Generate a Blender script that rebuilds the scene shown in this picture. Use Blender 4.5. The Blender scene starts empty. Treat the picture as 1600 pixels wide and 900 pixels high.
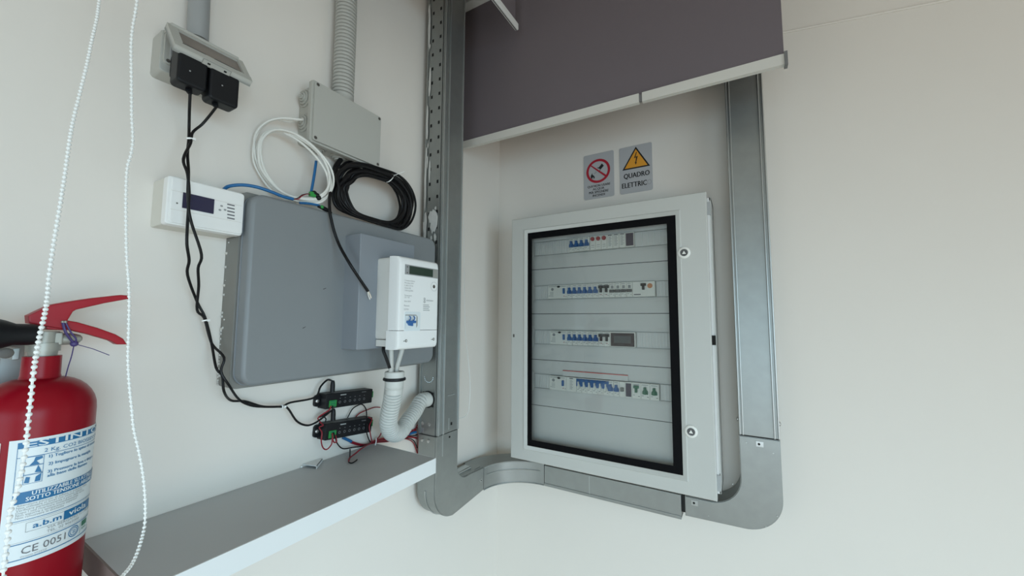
import bpy, bmesh, math, random
from mathutils import Vector, Matrix
random.seed(7)
C = bpy.context.scene.collection
V3 = Vector
# ------------------------------------------------------------------ camera
YAW, PITCH, ROLL, FPX = 0.534766, 0.081560, 0.005299, 603.09
CAM = V3((0.8253, -1.2883, 0.0))      # z = 0 is the camera's height, the floor lies 1.5 m below
fw = V3((-math.sin(YAW)*math.cos(PITCH), math.cos(YAW)*math.cos(PITCH), math.sin(PITCH)))
rt0 = V3((math.cos(YAW), math.sin(YAW), 0)); up0 = rt0.cross(fw)
rt = math.cos(ROLL)*rt0 + math.sin(ROLL)*up0
up = -math.sin(ROLL)*rt0 + math.cos(ROLL)*up0
cd = bpy.data.cameras.new('camera'); cam = bpy.data.objects.new('camera', cd); C.objects.link(cam)
cam.matrix_world = Matrix(((rt.x, up.x, -fw.x, CAM.x), (rt.y, up.y, -fw.y, CAM.y), (rt.z, up.z, -fw.z, CAM.z), (0, 0, 0, 1)))
cd.sensor_width = 36; cd.lens = 36*FPX/1600; cd.clip_start = 0.02
bpy.context.scene.camera = cam
# ------------------------------------------------------------------ light, world, exposure
sc = bpy.context.scene
sc.view_settings.view_transform = 'Standard'; sc.view_settings.look = 'None'
sc.view_settings.gamma = 1; sc.view_settings.use_curve_mapping = False
sc.view_settings.exposure = 0.13
w = bpy.data.worlds.new('daylight'); sc.world = w; w.use_nodes = True
w.node_tree.nodes['Background'].inputs[0].default_value = (0.62, 0.78, 0.86, 1)
w.node_tree.nodes['Background'].inputs[1].default_value = 1.0
def area(name, loc, target, sx, sy, power, col, spread=180):
    l = bpy.data.lights.new(name, 'AREA'); l.shape = 'RECTANGLE'; l.size = sx; l.size_y = sy; l.energy = power; l.color = col; l.spread = math.radians(spread)
    o = bpy.data.objects.new(name, l); C.objects.link(o); o.location = loc
    o.rotation_euler = (V3(target)-V3(loc)).to_track_quat('-Z', 'Y').to_euler(); return o
# sky light falling downwards through the two windows, and warmer light thrown up from the ground outside
area('window_skylight', (3.10, -1.9, -0.2), (0, -1.3, -1.9), 1.9, 1.5, 22, (0.56, 0.865, 1.06), 105)
area('window_ground_light', (3.12, -1.9, -0.9), (0, -1.0, 0.4), 1.9, 0.8, 9.5, (1.0, 0.81, 0.68))
area('back_window_skylight', (1.3, -3.30, -0.3), (0.9, 0, -1.9), 1.7, 1.2, 9, (0.56, 0.865, 1.06), 105)
area('back_window_ground_light', (1.3, -3.32, -0.95), (0.8, 0, 0.4), 1.7, 0.7, 5, (1.0, 0.81, 0.68))
# ------------------------------------------------------------------ materials
def mat(name, col, rough=0.5, metal=0.0, bump=0.0, bscale=60, var=0.0, vscale=8, spec=0.5, coat=0.0, stretch=None):
    m = bpy.data.materials.new(name); m.use_nodes = True; nt = m.node_tree; b = nt.nodes['Principled BSDF']
    b.inputs['Base Color'].default_value = (*col, 1); b.inputs['Roughness'].default_value = rough
    b.inputs['Metallic'].default_value = metal; b.inputs['Specular IOR Level'].default_value = spec
    b.inputs['Coat Weight'].default_value = coat
    tc = nt.nodes.new('ShaderNodeTexCoord'); vec = tc.outputs['Object']
    if stretch:
        mp = nt.nodes.new('ShaderNodeMapping'); mp.inputs['Scale'].default_value = stretch
        nt.links.new(vec, mp.inputs[0]); vec = mp.outputs[0]
    if var > 0:
        n = nt.nodes.new('ShaderNodeTexNoise'); n.inputs['Scale'].default_value = vscale; n.inputs['Detail'].default_value = 5
        nt.links.new(vec, n.inputs['Vector'])
        r = nt.nodes.new('ShaderNodeMapRange'); r.inputs[3].default_value = 1-var; r.inputs[4].default_value = 1+var
        nt.links.new(n.outputs['Fac'], r.inputs[0])
        mx = nt.nodes.new('ShaderNodeVectorMath'); mx.operation = 'SCALE'; mx.inputs[0].default_value = col
        nt.links.new(r.outputs[0], mx.inputs['Scale']); nt.links.new(mx.outputs[0], b.inputs['Base Color'])
    if bump > 0:
        n2 = nt.nodes.new('ShaderNodeTexNoise'); n2.inputs['Scale'].default_value = bscale; n2.inputs['Detail'].default_value = 4
        nt.links.new(vec, n2.inputs['Vector'])
        bp = nt.nodes.new('ShaderNodeBump'); bp.inputs['Strength'].default_value = bump; bp.inputs['Distance'].default_value = 0.002
        nt.links.new(n2.outputs['Fac'], bp.inputs['Height']); nt.links.new(bp.outputs[0], b.inputs['Normal'])
    return m
M = {}
def mk(k, *a, **kw): M[k] = mat(k, *a, **kw)
mk('wall_paint', (0.80, 0.755, 0.695), 0.75, bump=0.25, bscale=25, var=0.02, vscale=3, spec=0.3)
mk('floor_tile', (0.46, 0.37, 0.29), 0.5)
mk('ceiling_paint', (0.76, 0.69, 0.61), 0.9)
mk('galvanized', (0.33, 0.345, 0.335), 0.44, metal=0.8, bump=0.05, bscale=14, var=0.10, vscale=35)
mk('galvanized_rib', (0.50, 0.53, 0.53), 0.34, metal=0.85)
mk('hole', (0.008, 0.008, 0.008), 0.9)
mk('seam', (0.03, 0.03, 0.03), 0.8)
mk('plaster', (0.62, 0.61, 0.58), 0.9, bump=0.5, bscale=90)
mk('cabinet_paint', (0.555, 0.56, 0.53), 0.42)
mk('cabinet_inner', (0.72, 0.715, 0.70), 0.5)
mk('cabinet_rib', (0.80, 0.81, 0.80), 0.35)
mk('black_border', (0.003, 0.003, 0.004), 0.6, spec=0.1)
mk('module_white', (0.86, 0.85, 0.80), 0.45)
mk('module_grey', (0.40, 0.41, 0.41), 0.5)
mk('lever_blue', (0.03, 0.13, 0.36), 0.4)
mk('lever_black', (0.02, 0.02, 0.02), 0.4)
mk('lever_grey', (0.09, 0.09, 0.09), 0.4)
mk('lever_green', (0.03, 0.16, 0.09), 0.4)
mk('dial_red', (0.38, 0.03, 0.04), 0.4)
mk('dial_orange', (0.62, 0.26, 0.12), 0.4)
mk('dark_window', (0.035, 0.015, 0.018), 0.15)
mk('dark_purple', (0.06, 0.045, 0.075), 0.4)
mk('red_strip', (0.62, 0.08, 0.06), 0.5)
mk('print_grey', (0.16, 0.16, 0.17), 0.7)
mk('print_pale', (0.33, 0.34, 0.34), 0.7)
mk('blind_fabric', (0.165, 0.140, 0.152), 0.8, bump=0.15, bscale=600, spec=0.2)
mk('blind_rail', (0.66, 0.64, 0.59), 0.45)
mk('blind_rail_white', (0.80, 0.80, 0.78), 0.4)
mk('rail_cap', (0.17, 0.17, 0.17), 0.5)
mk('chain_white', (0.90, 0.91, 0.89), 0.35)
mk('box_grey', (0.215, 0.23, 0.238), 0.42, bump=0.15, bscale=40)
mk('box_back', (0.23, 0.225, 0.205), 0.6, var=0.08, vscale=30)
mk('mount_grey', (0.235, 0.257, 0.283), 0.35)
mk('meter_white', (0.86, 0.87, 0.86), 0.3)
mk('meter_base', (0.66, 0.66, 0.63), 0.4)
mk('lcd', (0.025, 0.045, 0.03), 0.2)
mk('lcd_frame', (0.30, 0.31, 0.31), 0.3)
mk('plastic_grey', (0.48, 0.475, 0.43), 0.45)
mk('plastic_grey_lid', (0.47, 0.465, 0.425), 0.4)
mk('plastic_grey_dark', (0.30, 0.30, 0.275), 0.5)
mk('conduit_grey', (0.33, 0.34, 0.34), 0.45)
mk('conduit_cream', (0.46, 0.455, 0.42), 0.5)
mk('hose_pale', (0.60, 0.61, 0.58), 0.45)
mk('screw', (0.10, 0.09, 0.08), 0.5)
mk('screw_steel', (0.55, 0.55, 0.54), 0.3, metal=0.9)
mk('socket_window', (0.20, 0.165, 0.14), 0.25)
mk('black_plastic', (0.006, 0.007, 0.009), 0.45, spec=0.3)
mk('black_cable', (0.006, 0.006, 0.007), 0.45, spec=0.3)
mk('white_cable', (0.76, 0.75, 0.70), 0.4)
mk('grey_cable', (0.50, 0.50, 0.47), 0.45)
mk('blue_cable', (0.012, 0.13, 0.33), 0.4)
mk('red_wire', (0.26, 0.010, 0.022), 0.4)
mk('copper', (0.60, 0.55, 0.48), 0.35, metal=0.7)
mk('green_terminal', (0.02, 0.27, 0.05), 0.4)
mk('intercom_white', (0.86, 0.86, 0.84), 0.35)
mk('intercom_base', (0.70, 0.68, 0.61), 0.5)
mk('screen_navy', (0.015, 0.018, 0.06), 0.12, coat=0.5)
mk('shelf_top', (0.50, 0.515, 0.52), 0.5, var=0.03, vscale=20)
mk('shelf_white', (0.76, 0.78, 0.78), 0.4)
mk('shelf_core', (0.24, 0.19, 0.17), 0.7, var=0.1, vscale=60)
mk('extinguisher_red', (0.27, 0.002, 0.011), 0.32, spec=0.25)
mk('handle_red', (0.36, 0.005, 0.016), 0.4, spec=0.35)
mk('valve_metal', (0.42, 0.42, 0.38), 0.5, metal=0.6)
mk('label_white', (0.74, 0.80, 0.82), 0.4)
mk('label_blue', (0.01, 0.15, 0.34), 0.4)
mk('label_green', (0.01, 0.16, 0.08), 0.4)
mk('label_cream', (0.66, 0.62, 0.56), 0.5)
mk('seal_purple', (0.07, 0.05, 0.18), 0.4)
mk('sign_silver', (0.47, 0.47, 0.48), 0.42)
mk('sign_red', (0.42, 0.012, 0.03), 0.5)
mk('sign_yellow', (0.78, 0.34, 0.03), 0.5)
mk('sign_black', (0.012, 0.011, 0.012), 0.5)
mk('sign_faded', (0.36, 0.36, 0.37), 0.5)
def glass(name):
    m = bpy.data.materials.new(name); m.use_nodes = True; nt = m.node_tree; nt.nodes.clear()
    o = nt.nodes.new('ShaderNodeOutputMaterial'); mx = nt.nodes.new('ShaderNodeMixShader')
    t = nt.nodes.new('ShaderNodeBsdfTransparent'); t.inputs[0].default_value = (0.95, 0.965, 0.96, 1)
    g = nt.nodes.new('ShaderNodeBsdfGlossy'); g.inputs['Roughness'].default_value = 0.03
    fr = nt.nodes.new('ShaderNodeFresnel'); fr.inputs[0].default_value = 1.38
    nt.links.new(fr.outputs[0], mx.inputs[0]); nt.links.new(t.outputs[0], mx.inputs[1]); nt.links.new(g.outputs[0], mx.inputs[2])
    nt.links.new(mx.outputs[0], o.inputs[0]); M[name] = m
glass('pane_glass')
# ------------------------------------------------------------------ frames and pixel rays
def FA(u, v, d): return V3((d, u, v))        # wall_left  x = 0: u = y, v = z, d out of the wall
def FB(u, v, d): return V3((u, -d, v))       # wall_right y = 0: u = x, v = z, d out of the wall
def FZ(u, v, d): return V3((u, v, d))
def ray(px, py): return fw + rt*((px-800)/FPX) - up*((py-450)/FPX)
def PA(px, py, x=0.0):
    d = ray(px, py); return CAM + d*((x-CAM.x)/d.x)
def PB(px, py, dep=0.0):
    d = ray(px, py); return CAM + d*((-dep-CAM.y)/d.y)
def pathA(pts): return [PA(*p) for p in pts]
# ------------------------------------------------------------------ mesh builder
class MB:
    def __init__(s): s.v = []; s.f = []; s.m = []; s.mats = []
    def mi(s, k):
        if k not in s.mats: s.mats.append(k)
        return s.mats.index(k)
    def add(s, vs, fs, k):
        n = len(s.v); i = s.mi(k); s.v += [V3(p) for p in vs]
        for f in fs: s.f.append([n+q for q in f]); s.m.append(i)
        return s
    def bm(s, b, k):
        b.verts.index_update()
        s.add([v.co.copy() for v in b.verts], [[v.index for v in f.verts] for f in b.faces], k); b.free(); return s
    def box(s, a, b, k, bev=0.0, seg=2):
        a, b = V3(a), V3(b); lo = V3(map(min, a, b)); hi = V3(map(max, a, b))
        m = bmesh.new(); bmesh.ops.create_cube(m, size=1)
        for v in m.verts: v.co = V3([(lo[i]+hi[i])/2 + v.co[i]*(hi[i]-lo[i]) for i in range(3)])
        if bev > 0: bmesh.ops.bevel(m, geom=m.edges[:], offset=bev, segments=seg, affect='EDGES', profile=0.5)
        return s.bm(m, k)
    def fbox(s, F, u0, u1, v0, v1, d0, d1, k, bev=0.0, seg=2): return s.box(F(u0, v0, d0), F(u1, v1, d1), k, bev, seg)
    def prism(s, F, pts, d0, d1, k, bev=0.0, kside=None, seg=2):
        # outline (u, v) counter-clockwise, from d0 to d1, front edge rounded by bev
        n = len(pts); rings = [(0, d0)]
        if bev > 0:
            for i in range(seg+1):
                a = math.pi/2*i/seg; rings.append((bev*(1-math.cos(a)), d1-bev+bev*math.sin(a)))
        else: rings.append((0, d1))
        vs = []
        for off, d in rings:
            for q in offset(pts, off): vs.append(F(q[0], q[1], d))
        R = len(rings)
        fs = [[r*n+i, r*n+(i+1) % n, (r+1)*n+(i+1) % n, (r+1)*n+i] for r in range(R-1) for i in range(n)]
        s.add(vs, fs, kside or k)
        s.add(vs[(R-1)*n:], [list(range(n))], k); s.add(vs[:n], [list(range(n))[::-1]], kside or k); return s
    def plate(s, F, pts, d, k): return s.add([F(p[0], p[1], d) for p in pts], [list(range(len(pts)))], k)
    def ring(s, F, outer, inner, d, k, d2=None):
        n = len(outer); d2 = d if d2 is None else d2
        return s.add([F(p[0], p[1], d) for p in outer]+[F(p[0], p[1], d2) for p in inner], [[i, (i+1) % n, n+(i+1) % n, n+i] for i in range(n)], k)
    def tube(s, pts, r, k, seg=8, closed=False, caps=True):
        pts = [V3(p) for p in pts]; n = len(pts); vs = []; prev = None
        for i, p in enumerate(pts):
            if closed: t = pts[(i+1) % n]-pts[i-1]
            else: t = pts[min(i+1, n-1)]-pts[max(i-1, 0)]
            t.normalize()
            if prev is None:
                a = V3((0, 0, 1)) if abs(t.z) < .9 else V3((1, 0, 0)); prev = t.cross(a).normalized()
            prev = (prev - t*prev.dot(t)).normalized(); b = t.cross(prev)
            rr = r(i/(n-1)) if callable(r) else (r[i] if isinstance(r, (list, tuple)) else r)
            for j in range(seg):
                a = 2*math.pi*j/seg; vs.append(p+prev*rr*math.cos(a)+b*rr*math.sin(a))
        fs = [[i*seg+j, i*seg+(j+1) % seg, ((i+1) % n)*seg+(j+1) % seg, ((i+1) % n)*seg+j] for i in range(n if closed else n-1) for j in range(seg)]
        if caps and not closed: fs += [list(range(seg))[::-1], [(n-1)*seg+j for j in range(seg)]]
        return s.add(vs, fs, k)
    def lathe(s, o, ax, prof, k, seg=32):
        o = V3(o); ax = V3(ax).normalized(); return s.tube2(o, ax, prof, k, seg)
    def tube2(s, o, ax, prof, k, seg):
        a = V3((0, 0, 1)) if abs(ax.z) < .9 else V3((1, 0, 0)); e1 = ax.cross(a).normalized(); e2 = ax.cross(e1); vs = []
        for r, h in prof:
            for j in range(seg):
                t = 2*math.pi*j/seg; vs.append(o+ax*h+e1*r*math.cos(t)+e2*r*math.sin(t))
        n = len(prof); fs = [[i*seg+j, i*seg+(j+1) % seg, (i+1)*seg+(j+1) % seg, (i+1)*seg+j] for i in range(n-1) for j in range(seg)]
        fs += [list(range(seg))[::-1], [(n-1)*seg+j for j in range(seg)]]
        return s.add(vs, fs, k)
    def ball(s, c, r, k, sub=1):
        m = bmesh.new(); bmesh.ops.create_icosphere(m, subdivisions=sub, radius=r, matrix=Matrix.Translation(V3(c))); return s.bm(m, k)
    def text(s, F, txt, u, v, h, d, k, align='c', wide=1.0, lean=0.0, bold=False):
        vs, fs, w_ = glyphs(txt); sc_ = h/0.72; W = w_*sc_*wide
        o = {'c': -W/2, 'l': 0, 'r': -W}[align]
        s.add([F(u+o+x*sc_*wide+lean*y*sc_, v+y*sc_, d) for x, y in vs], fs, k)
        if bold: s.add([F(u+o+x*sc_*wide+h*.07, v+y*sc_, d) for x, y in vs], fs, k)
        return s
    def textfit(s, F, txt, u0, u1, v, h, d, k, bold=False):
        w_ = glyphs(txt)[2]*h/0.72; return s.text(F, txt, u0, v, h, d, k, 'l', (u1-u0)/w_, bold=bold)
    def build(s, name, parent=None, base=None):
        me = bpy.data.meshes.new(name)
        o = bpy.data.objects.new(name, me); C.objects.link(o)
        off = V3(base) if base is not None else V3((0, 0, 0))
        if parent is not None: off = V3(parent['_base']); o.parent = parent
        else: o.location = off
        me.from_pydata([p-off for p in s.v], [], s.f)
        for k in s.mats: me.materials.append(M[k])
        me.polygons.foreach_set('material_index', s.m); me.polygons.foreach_set('use_smooth', [True]*len(s.f))
        b = bmesh.new(); b.from_mesh(me); bmesh.ops.remove_doubles(b, verts=b.verts, dist=1e-6); bmesh.ops.recalc_face_normals(b, faces=b.faces); b.to_mesh(me); b.free()
        me.set_sharp_from_angle(angle=math.radians(38)); me.update()
        wn = o.modifiers.new('weighted_normals', 'WEIGHTED_NORMAL'); wn.keep_sharp = True; wn.weight = 80
        o['_base'] = tuple(off); return o
_g = {}
def glyphs(txt):
    if txt in _g: return _g[txt]
    cu = bpy.data.curves.new('lettering', 'FONT'); cu.body = txt; cu.size = 1; cu.resolution_u = 2
    ob = bpy.data.objects.new('lettering', cu); C.objects.link(ob)
    me = bpy.data.meshes.new_from_object(ob.evaluated_get(bpy.context.evaluated_depsgraph_get()))
    vs = [(v.co.x, v.co.y) for v in me.vertices]; fs = [list(p.vertices) for p in me.polygons]
    bpy.data.objects.remove(ob); bpy.data.curves.remove(cu); bpy.data.meshes.remove(me)
    x0 = min(v[0] for v in vs); w_ = max(v[0] for v in vs)-x0
    _g[txt] = ([(x-x0, y) for x, y in vs], fs, w_); return _g[txt]
def offset(pts, off):
    if off == 0: return pts
    n = len(pts); out = []
    for i in range(n):
        a, b, c = V3((*pts[i-1], 0)), V3((*pts[i], 0)), V3((*pts[(i+1) % n], 0))
        e1, e2 = (b-a), (c-b)
        if e1.length < 1e-9 or e2.length < 1e-9: out.append(pts[i]); continue
        e1.normalize(); e2.normalize(); n1 = V3((-e1.y, e1.x, 0)); n2 = V3((-e2.y, e2.x, 0)); m = (n1+n2)
        m = m.normalized() if m.length > 1e-6 else n1; q = off/max(.4, m.dot(n1)); out.append((b.x+m.x*q, b.y+m.y*q))
    return out
def rrect(u0, u1, v0, v1, r, seg=5):
    if not isinstance(r, (list, tuple)): r = [r]*4     # BL, BR, TR, TL
    out = []
    for (cu, cv, sx, sy, a0), q in zip(((u0, v0, 1, 1, 180), (u1, v0, -1, 1, 270), (u1, v1, -1, -1, 0), (u0, v1, 1, -1, 90)), r):
        if q <= 0: out.append((cu, cv)); continue
        for i in range(seg+1):
            a = math.radians(a0+90*i/seg); out.append((cu+sx*q+q*math.cos(a), cv+sy*q+q*math.sin(a)))
    return out
def circ(u, v, r, n=24, ry=None): return [(u+r*math.cos(2*math.pi*i/n), v+(ry or r)*math.sin(2*math.pi*i/n)) for i in range(n)]
def arc(cu, cv, r, a0, a1, n=10): return [(cu+r*math.cos(math.radians(a0+(a1-a0)*i/n)), cv+r*math.sin(math.radians(a0+(a1-a0)*i/n))) for i in range(n+1)]
def smooth(pts, k=6, closed=False):
    pts = [V3(p) for p in pts]; n = len(pts); out = []
    for i in range(n if closed else n-1):
        if closed: a, b, c, d = pts[i-1], pts[i], pts[(i+1) % n], pts[(i+2) % n]
        else: a, b, c, d = pts[max(i-1, 0)], pts[i], pts[i+1], pts[min(i+2, n-1)]
        for j in range(k):
            t = j/k; out.append(0.5*((2*b)+(c-a)*t+(2*a-5*b+4*c-d)*t*t+(3*b-a-3*c+d)*t**3))
    if not closed: out.append(pts[-1])
    return out
def even(pts, step):
    out = [pts[0]]; acc = 0
    for a, b in zip(pts, pts[1:]):
        L = (b-a).length; pos = step-acc
        while pos <= L: out.append(a+(b-a)*(pos/L)); pos += step
        acc = (acc+L) % step
    return out
def tag(o, label, cat, group=None):
    o['label'] = label; o['category'] = cat
    if group: o['group'] = group
    return o
def thing(name, label, cat, base, group=None):
    o = bpy.data.objects.new(name, None); C.objects.link(o); o.location = base; o['_base'] = tuple(base); o.empty_display_size = .02
    return tag(o, label, cat, group)
def struct(o): o['kind'] = 'structure'; return o
def cable(name, pts, r, k, label, cat, group=None, seg=7, sm=6, parent=None):
    o = MB().tube(smooth(pts, sm), r, k, seg).build(name, parent, None if parent else pts[0])
    if parent is None: tag(o, label, cat, group)
    return o
# ================================================================== SETTING
X1, Y1, Z0, Z1 = 3.2, -3.4, -1.5, 1.22
struct(MB().box((-.12, Y1-.1, Z0-.1), (0, .12, Z1+.1), 'wall_paint').build('wall_left'))
struct(MB().box((0, 0, Z0-.1), (X1+.1, .12, Z1+.1), 'wall_paint').build('wall_right'))
wl = MB()
for a, b in (((Y1, Z0), (-2.9, Z1)), ((-.9, Z0), (0, Z1)), ((-2.9, Z0), (-.9, -1.4)), ((-2.9, .7), (-.9, Z1))):
    wl.box((X1, a[0], a[1]), (X1+.1, b[0], b[1]), 'wall_paint')
struct(wl.build('wall_far_right'))
wb = MB()
for a, b in (((0, Z0), (.4, Z1)), ((2.2, Z0), (X1, Z1)), ((.4, Z0), (2.2, -1.35)), ((.4, .45), (2.2, Z1))):
    wb.box((a[0], Y1-.1, a[1]), (b[0], Y1, b[1]), 'wall_paint')
struct(wb.build('wall_back'))
struct(MB().box((-.12, Y1-.1, Z0-.1), (X1+.1, .12, Z0), 'floor_tile').build('floor'))
struct(MB().box((-.12, Y1-.1, Z1), (X1+.1, .12, Z1+.1), 'ceiling_paint').build('ceiling'))
for n, (p, q, ax) in enumerate((((X1+.02, -2.9, -1.4), (X1+.07, -.9, .7), 1), ((.4, Y1-.07, -1.35), (2.2, Y1-.02, .45), 0))):
    f = MB(); p, q = V3(p), V3(q); t = .05
    e = V3((0, 0, t)); h = V3((0, t, 0)) if ax else V3((t, 0, 0))
    f.box(p, V3((q.x, q.y, p.z+t)), 'shelf_white'); f.box(V3((p.x, p.y, q.z-t)), q, 'shelf_white')
    if ax:
        for y in (p.y, (p.y+q.y)/2-t/2, q.y-t): f.box((p.x, y, p.z), (q.x, y+t, q.z), 'shelf_white')
    else:
        for x in (p.x, (p.x+q.x)/2-t/2, q.x-t): f.box((x, p.y, p.z), (x+t, q.y, q.z), 'shelf_white')
    struct(f.build('window_%d' % (n+1)))
# faint painted strip high on the right wall
s0, s1 = PB(1205, 55), PB(1500, -3)
t1 = MB(); ns = 12
pp = [s0+(s1-s0)*(i/ns) for i in range(ns+1)]
t1.tube([p+V3((0, -.001, 0)) for p in pp], .0035, 'wall_paint', 6)
struct(t1.build('trim_1'))

# ================================================================== METAL TRUNKING
G = 'galvanized trunking along the walls'
XF = 0.087      # depth of the trunking on the left wall
YA0, YA1 = -.448, -.352
DF = 0.08       # depth on the right wall
XB0, XB1 = .809, .899
ZT, ZBOT = -.325, -.555
def side_holes(mb, z0, z1):
    z = z0
    while z < z1:
        for x in (.042, .072):
            mb.add([V3((x-.0035, YA0-.0016, z-.005+(x-.04)*.12)), V3((x+.0035, YA0-.0016, z-.005+(x-.04)*.12)), V3((x+.0035, YA0-.0016, z+.005+(x-.04)*.12)), V3((x-.0035, YA0-.0016, z+.005+(x-.04)*.12))], [[0, 1, 2, 3]], 'hole')
        z += .0452
# left vertical run
r = thing('metal_trunking', 'tall perforated galvanized trunking standing left of the grey roller blind', 'cable trunking', (XF/2, -.4, ZT), G)
m = MB(); m.fbox(FA, YA0, YA1, ZT, Z1-.002, .022, XF-.006, 'galvanized', .0015)
for z in (-.25, .1, .75): m.fbox(FA, YA0+.03, YA1-.03, z, z+.03, .0005, .024, 'galvanized')
m.fbox(FA, YA0-.0012, YA0+.002, ZT+.001, Z1-.003, .036, .081, 'galvanized', .0005)
m.fbox(FA, YA0-.003, YA0, ZT+.001, Z1-.003, .020, .026, 'galvanized')
side_holes(m, .219, 1.2)
for z, x in ((-.105, .05), (-.17, .05)):      # half-punched knock-out above the hose
    pass
for i in range(10):
    a = math.pi+math.pi*i/9; m.ball((.055+.016*math.cos(a), YA0-.002, -.165+.014*math.sin(a)), .0022, 'galvanized_rib', 1)
m.fbox(FA, YA0-.0015, YA0+.001, ZT+.004, ZT+.018, .03, .04, 'galvanized_rib', .0005)
for z in (.01, -.045, -.075, -.1): m.fbox(FA, YA0-.0016, YA0+.001, z, z+.016, .055, .063, 'hole')
for x in (.035, .06): m.lathe((x, YA0, ZT+.03), (0, -1, 0), [(.005, 0), (.005, .002), (.002, .003)], 'screw_steel', 10)
def smear(cx, cz, w_, h_, d, n=14):
    m.plate(lambda u, v, dd: V3((u, YA0-dd, v)), [(cx+w_*math.cos(t)*(0.7+.5*random.random()), cz+h_*math.sin(t)*(0.8+.3*random.random())) for t in [2*math.pi*i/n for i in range(n)]], d, 'plaster')
smear(.062, .285, .016, .036, .0021); smear(.05, .30, .010, .02, .0023); smear(.030, .27, .006, .05, .0035)
smear(.026, .41, .004, .10, .0035); smear(.04, .44, .004, .035, .0021); smear(.027, .60, .004, .06, .0035); smear(.034, .72, .005, .05, .0035); smear(.027, .9, .004, .08, .0035)
for q in range(26):
    smear(.024+.010*random.random(), -.05+1.2*random.random(), .0015+.0025*random.random(), .004+.02*random.random(), .0036+.00002*q, 8)
for q in range(7): smear(.05+.02*random.random(), .235+.09*random.random(), .003+.004*random.random(), .005+.01*random.random(), .0025+.00002*q, 7)
m.fbox(FA, YA0-.0025, YA0+.001, ZT-.0012, ZT+.0012, .022, XF-.001, 'seam')
m.build('channel', r)
m = MB(); m.fbox(FA, YA0+.001, YA1, ZT, Z1-.002, XF-.005, XF, 'galvanized', .0015)
for y in (YA0+.003, YA0+.024, YA1-.006): m.fbox(FA, y, y+.004, ZT, Z1-.002, XF-.001, XF+.004, 'galvanized_rib', .0015)
m.fbox(FA, YA0+.012, YA0+.014, ZT, Z1-.002, XF-.001, XF+.0015, 'galvanized_rib', .0006)
m.fbox(FA, YA0+.050, YA0+.053, ZT+.008, ZT+.04, XF, XF+.0015, 'galvanized_rib')
m.fbox(FA, YA0+.060, YA0+.066, ZT+.018, ZT+.026, XF, XF+.001, 'hole')
m.fbox(FA, YA0+.045, YA0+.075, -.222, -.219, XF, XF+.001, 'galvanized_rib')
m.build('cover', r)
# left elbow
out = [(YA0, ZT)] + arc(YA0+.09, ZBOT-.012+.09, .09, 180, 262, 14) + [(-.214, ZBOT+.004), (-.214, -.480)] + [(-.285, -.476)] + arc(YA1+.045, -.431, .045, 262, 180, 10) + [(YA1, ZT)]
r = thing('trunking_elbow', 'flat galvanized elbow turning the left trunking towards the corner', 'cable trunking', (XF/2, -.35, ZBOT), G)
m = MB().prism(FA, out, .020, XF-.005, 'galvanized', .0)
m.fbox(FA, -.40, -.30, -.54, -.50, .0005, .022, 'galvanized')
m.prism(FA, offset(out, .0015), XF-.006, XF, 'galvanized', .0015)
m.tube([FA(*p, .05) for p in offset(out, -.001)[1:14]], .002, 'galvanized_rib', 6)
m.lathe((XF, YA0+.056, ZT-.014), (1, 0, 0), [(.003, 0), (.003, .0012)], 'hole', 8); m.lathe((XF, -.232, -.515), (1, 0, 0), [(.005, 0), (.0045, .0015)], 'screw_steel', 10)
m.lathe((XF+.001, -.232, -.515), (1, 0, 0), [(.0022, 0), (.0022, .001)], 'hole', 8)
m.fbox(FA, YA0+.024, YA0+.027, ZT-.06, ZT, XF, XF+.0015, 'galvanized_rib')
for x in (.035, .058): m.lathe((x, YA0, ZT-.016), (0, -1, 0), [(.005, 0), (.005, .002), (.002, .003)], 'screw_steel', 10)
m.build('elbow_body', r)
m = MB()
m.box((.02, -.33, -.4795), (.075, -.22, -.4775), 'galvanized')
m.box((.03, -.31, -.478), (.05, -.24, -.475), 'galvanized_rib', .001); m.box((.055, -.325, -.478), (.062, -.25, -.474), 'galvanized_rib', .001)
m.build('joint_clip', r)
# inside corner bend
n = 16
outer = [(.087+.151*(1-math.cos(math.pi/2*i/n)), -.214+.134*math.sin(math.pi/2*i/n)) for i in range(n+1)]
inner = [(.004+.232*(1-math.cos(math.pi/2*i/n)), -.214+.210*math.sin(math.pi/2*i/n)) for i in range(n+1)]
pts = outer+inner[::-1]
def FU(u, v, d): return V3((u, v, d))
m = MB().prism(FU, pts[::-1], ZBOT+.004, -.482, 'galvanized')
for z in (ZBOT+.004, -.482): m.tube([V3((a+.001*(1 if i < 8 else 0), b-.001, z)) for i, (a, b) in enumerate(outer)], .0018, 'galvanized_rib', 6)
m.tube([V3((a+.0005, b-.0005, -.508)) for a, b in outer[1:-1]], .0018, 'galvanized_rib', 6)
tag(m.build('trunking_corner_bend', None, (.1, -.1, ZBOT)), 'curved galvanized trunking bend hugging the room corner left below the cabinet', 'cable trunking', G)
# horizontal run
m = MB().fbox(FB, .239, .662, ZBOT+.006, -.487, .002, DF, 'galvanized', .0015)
m.fbox(FB, .239, .662, ZBOT+.003, ZBOT+.012, .0, DF+.002, 'galvanized', .001); m.fbox(FB, .395, .397, ZBOT+.01, -.49, DF, DF+.0008, 'galvanized_rib')
tag(m.build('horizontal_trunking', None, (.45, -.04, ZBOT)), 'straight horizontal galvanized trunking under the white cabinet', 'cable trunking', G)
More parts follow.
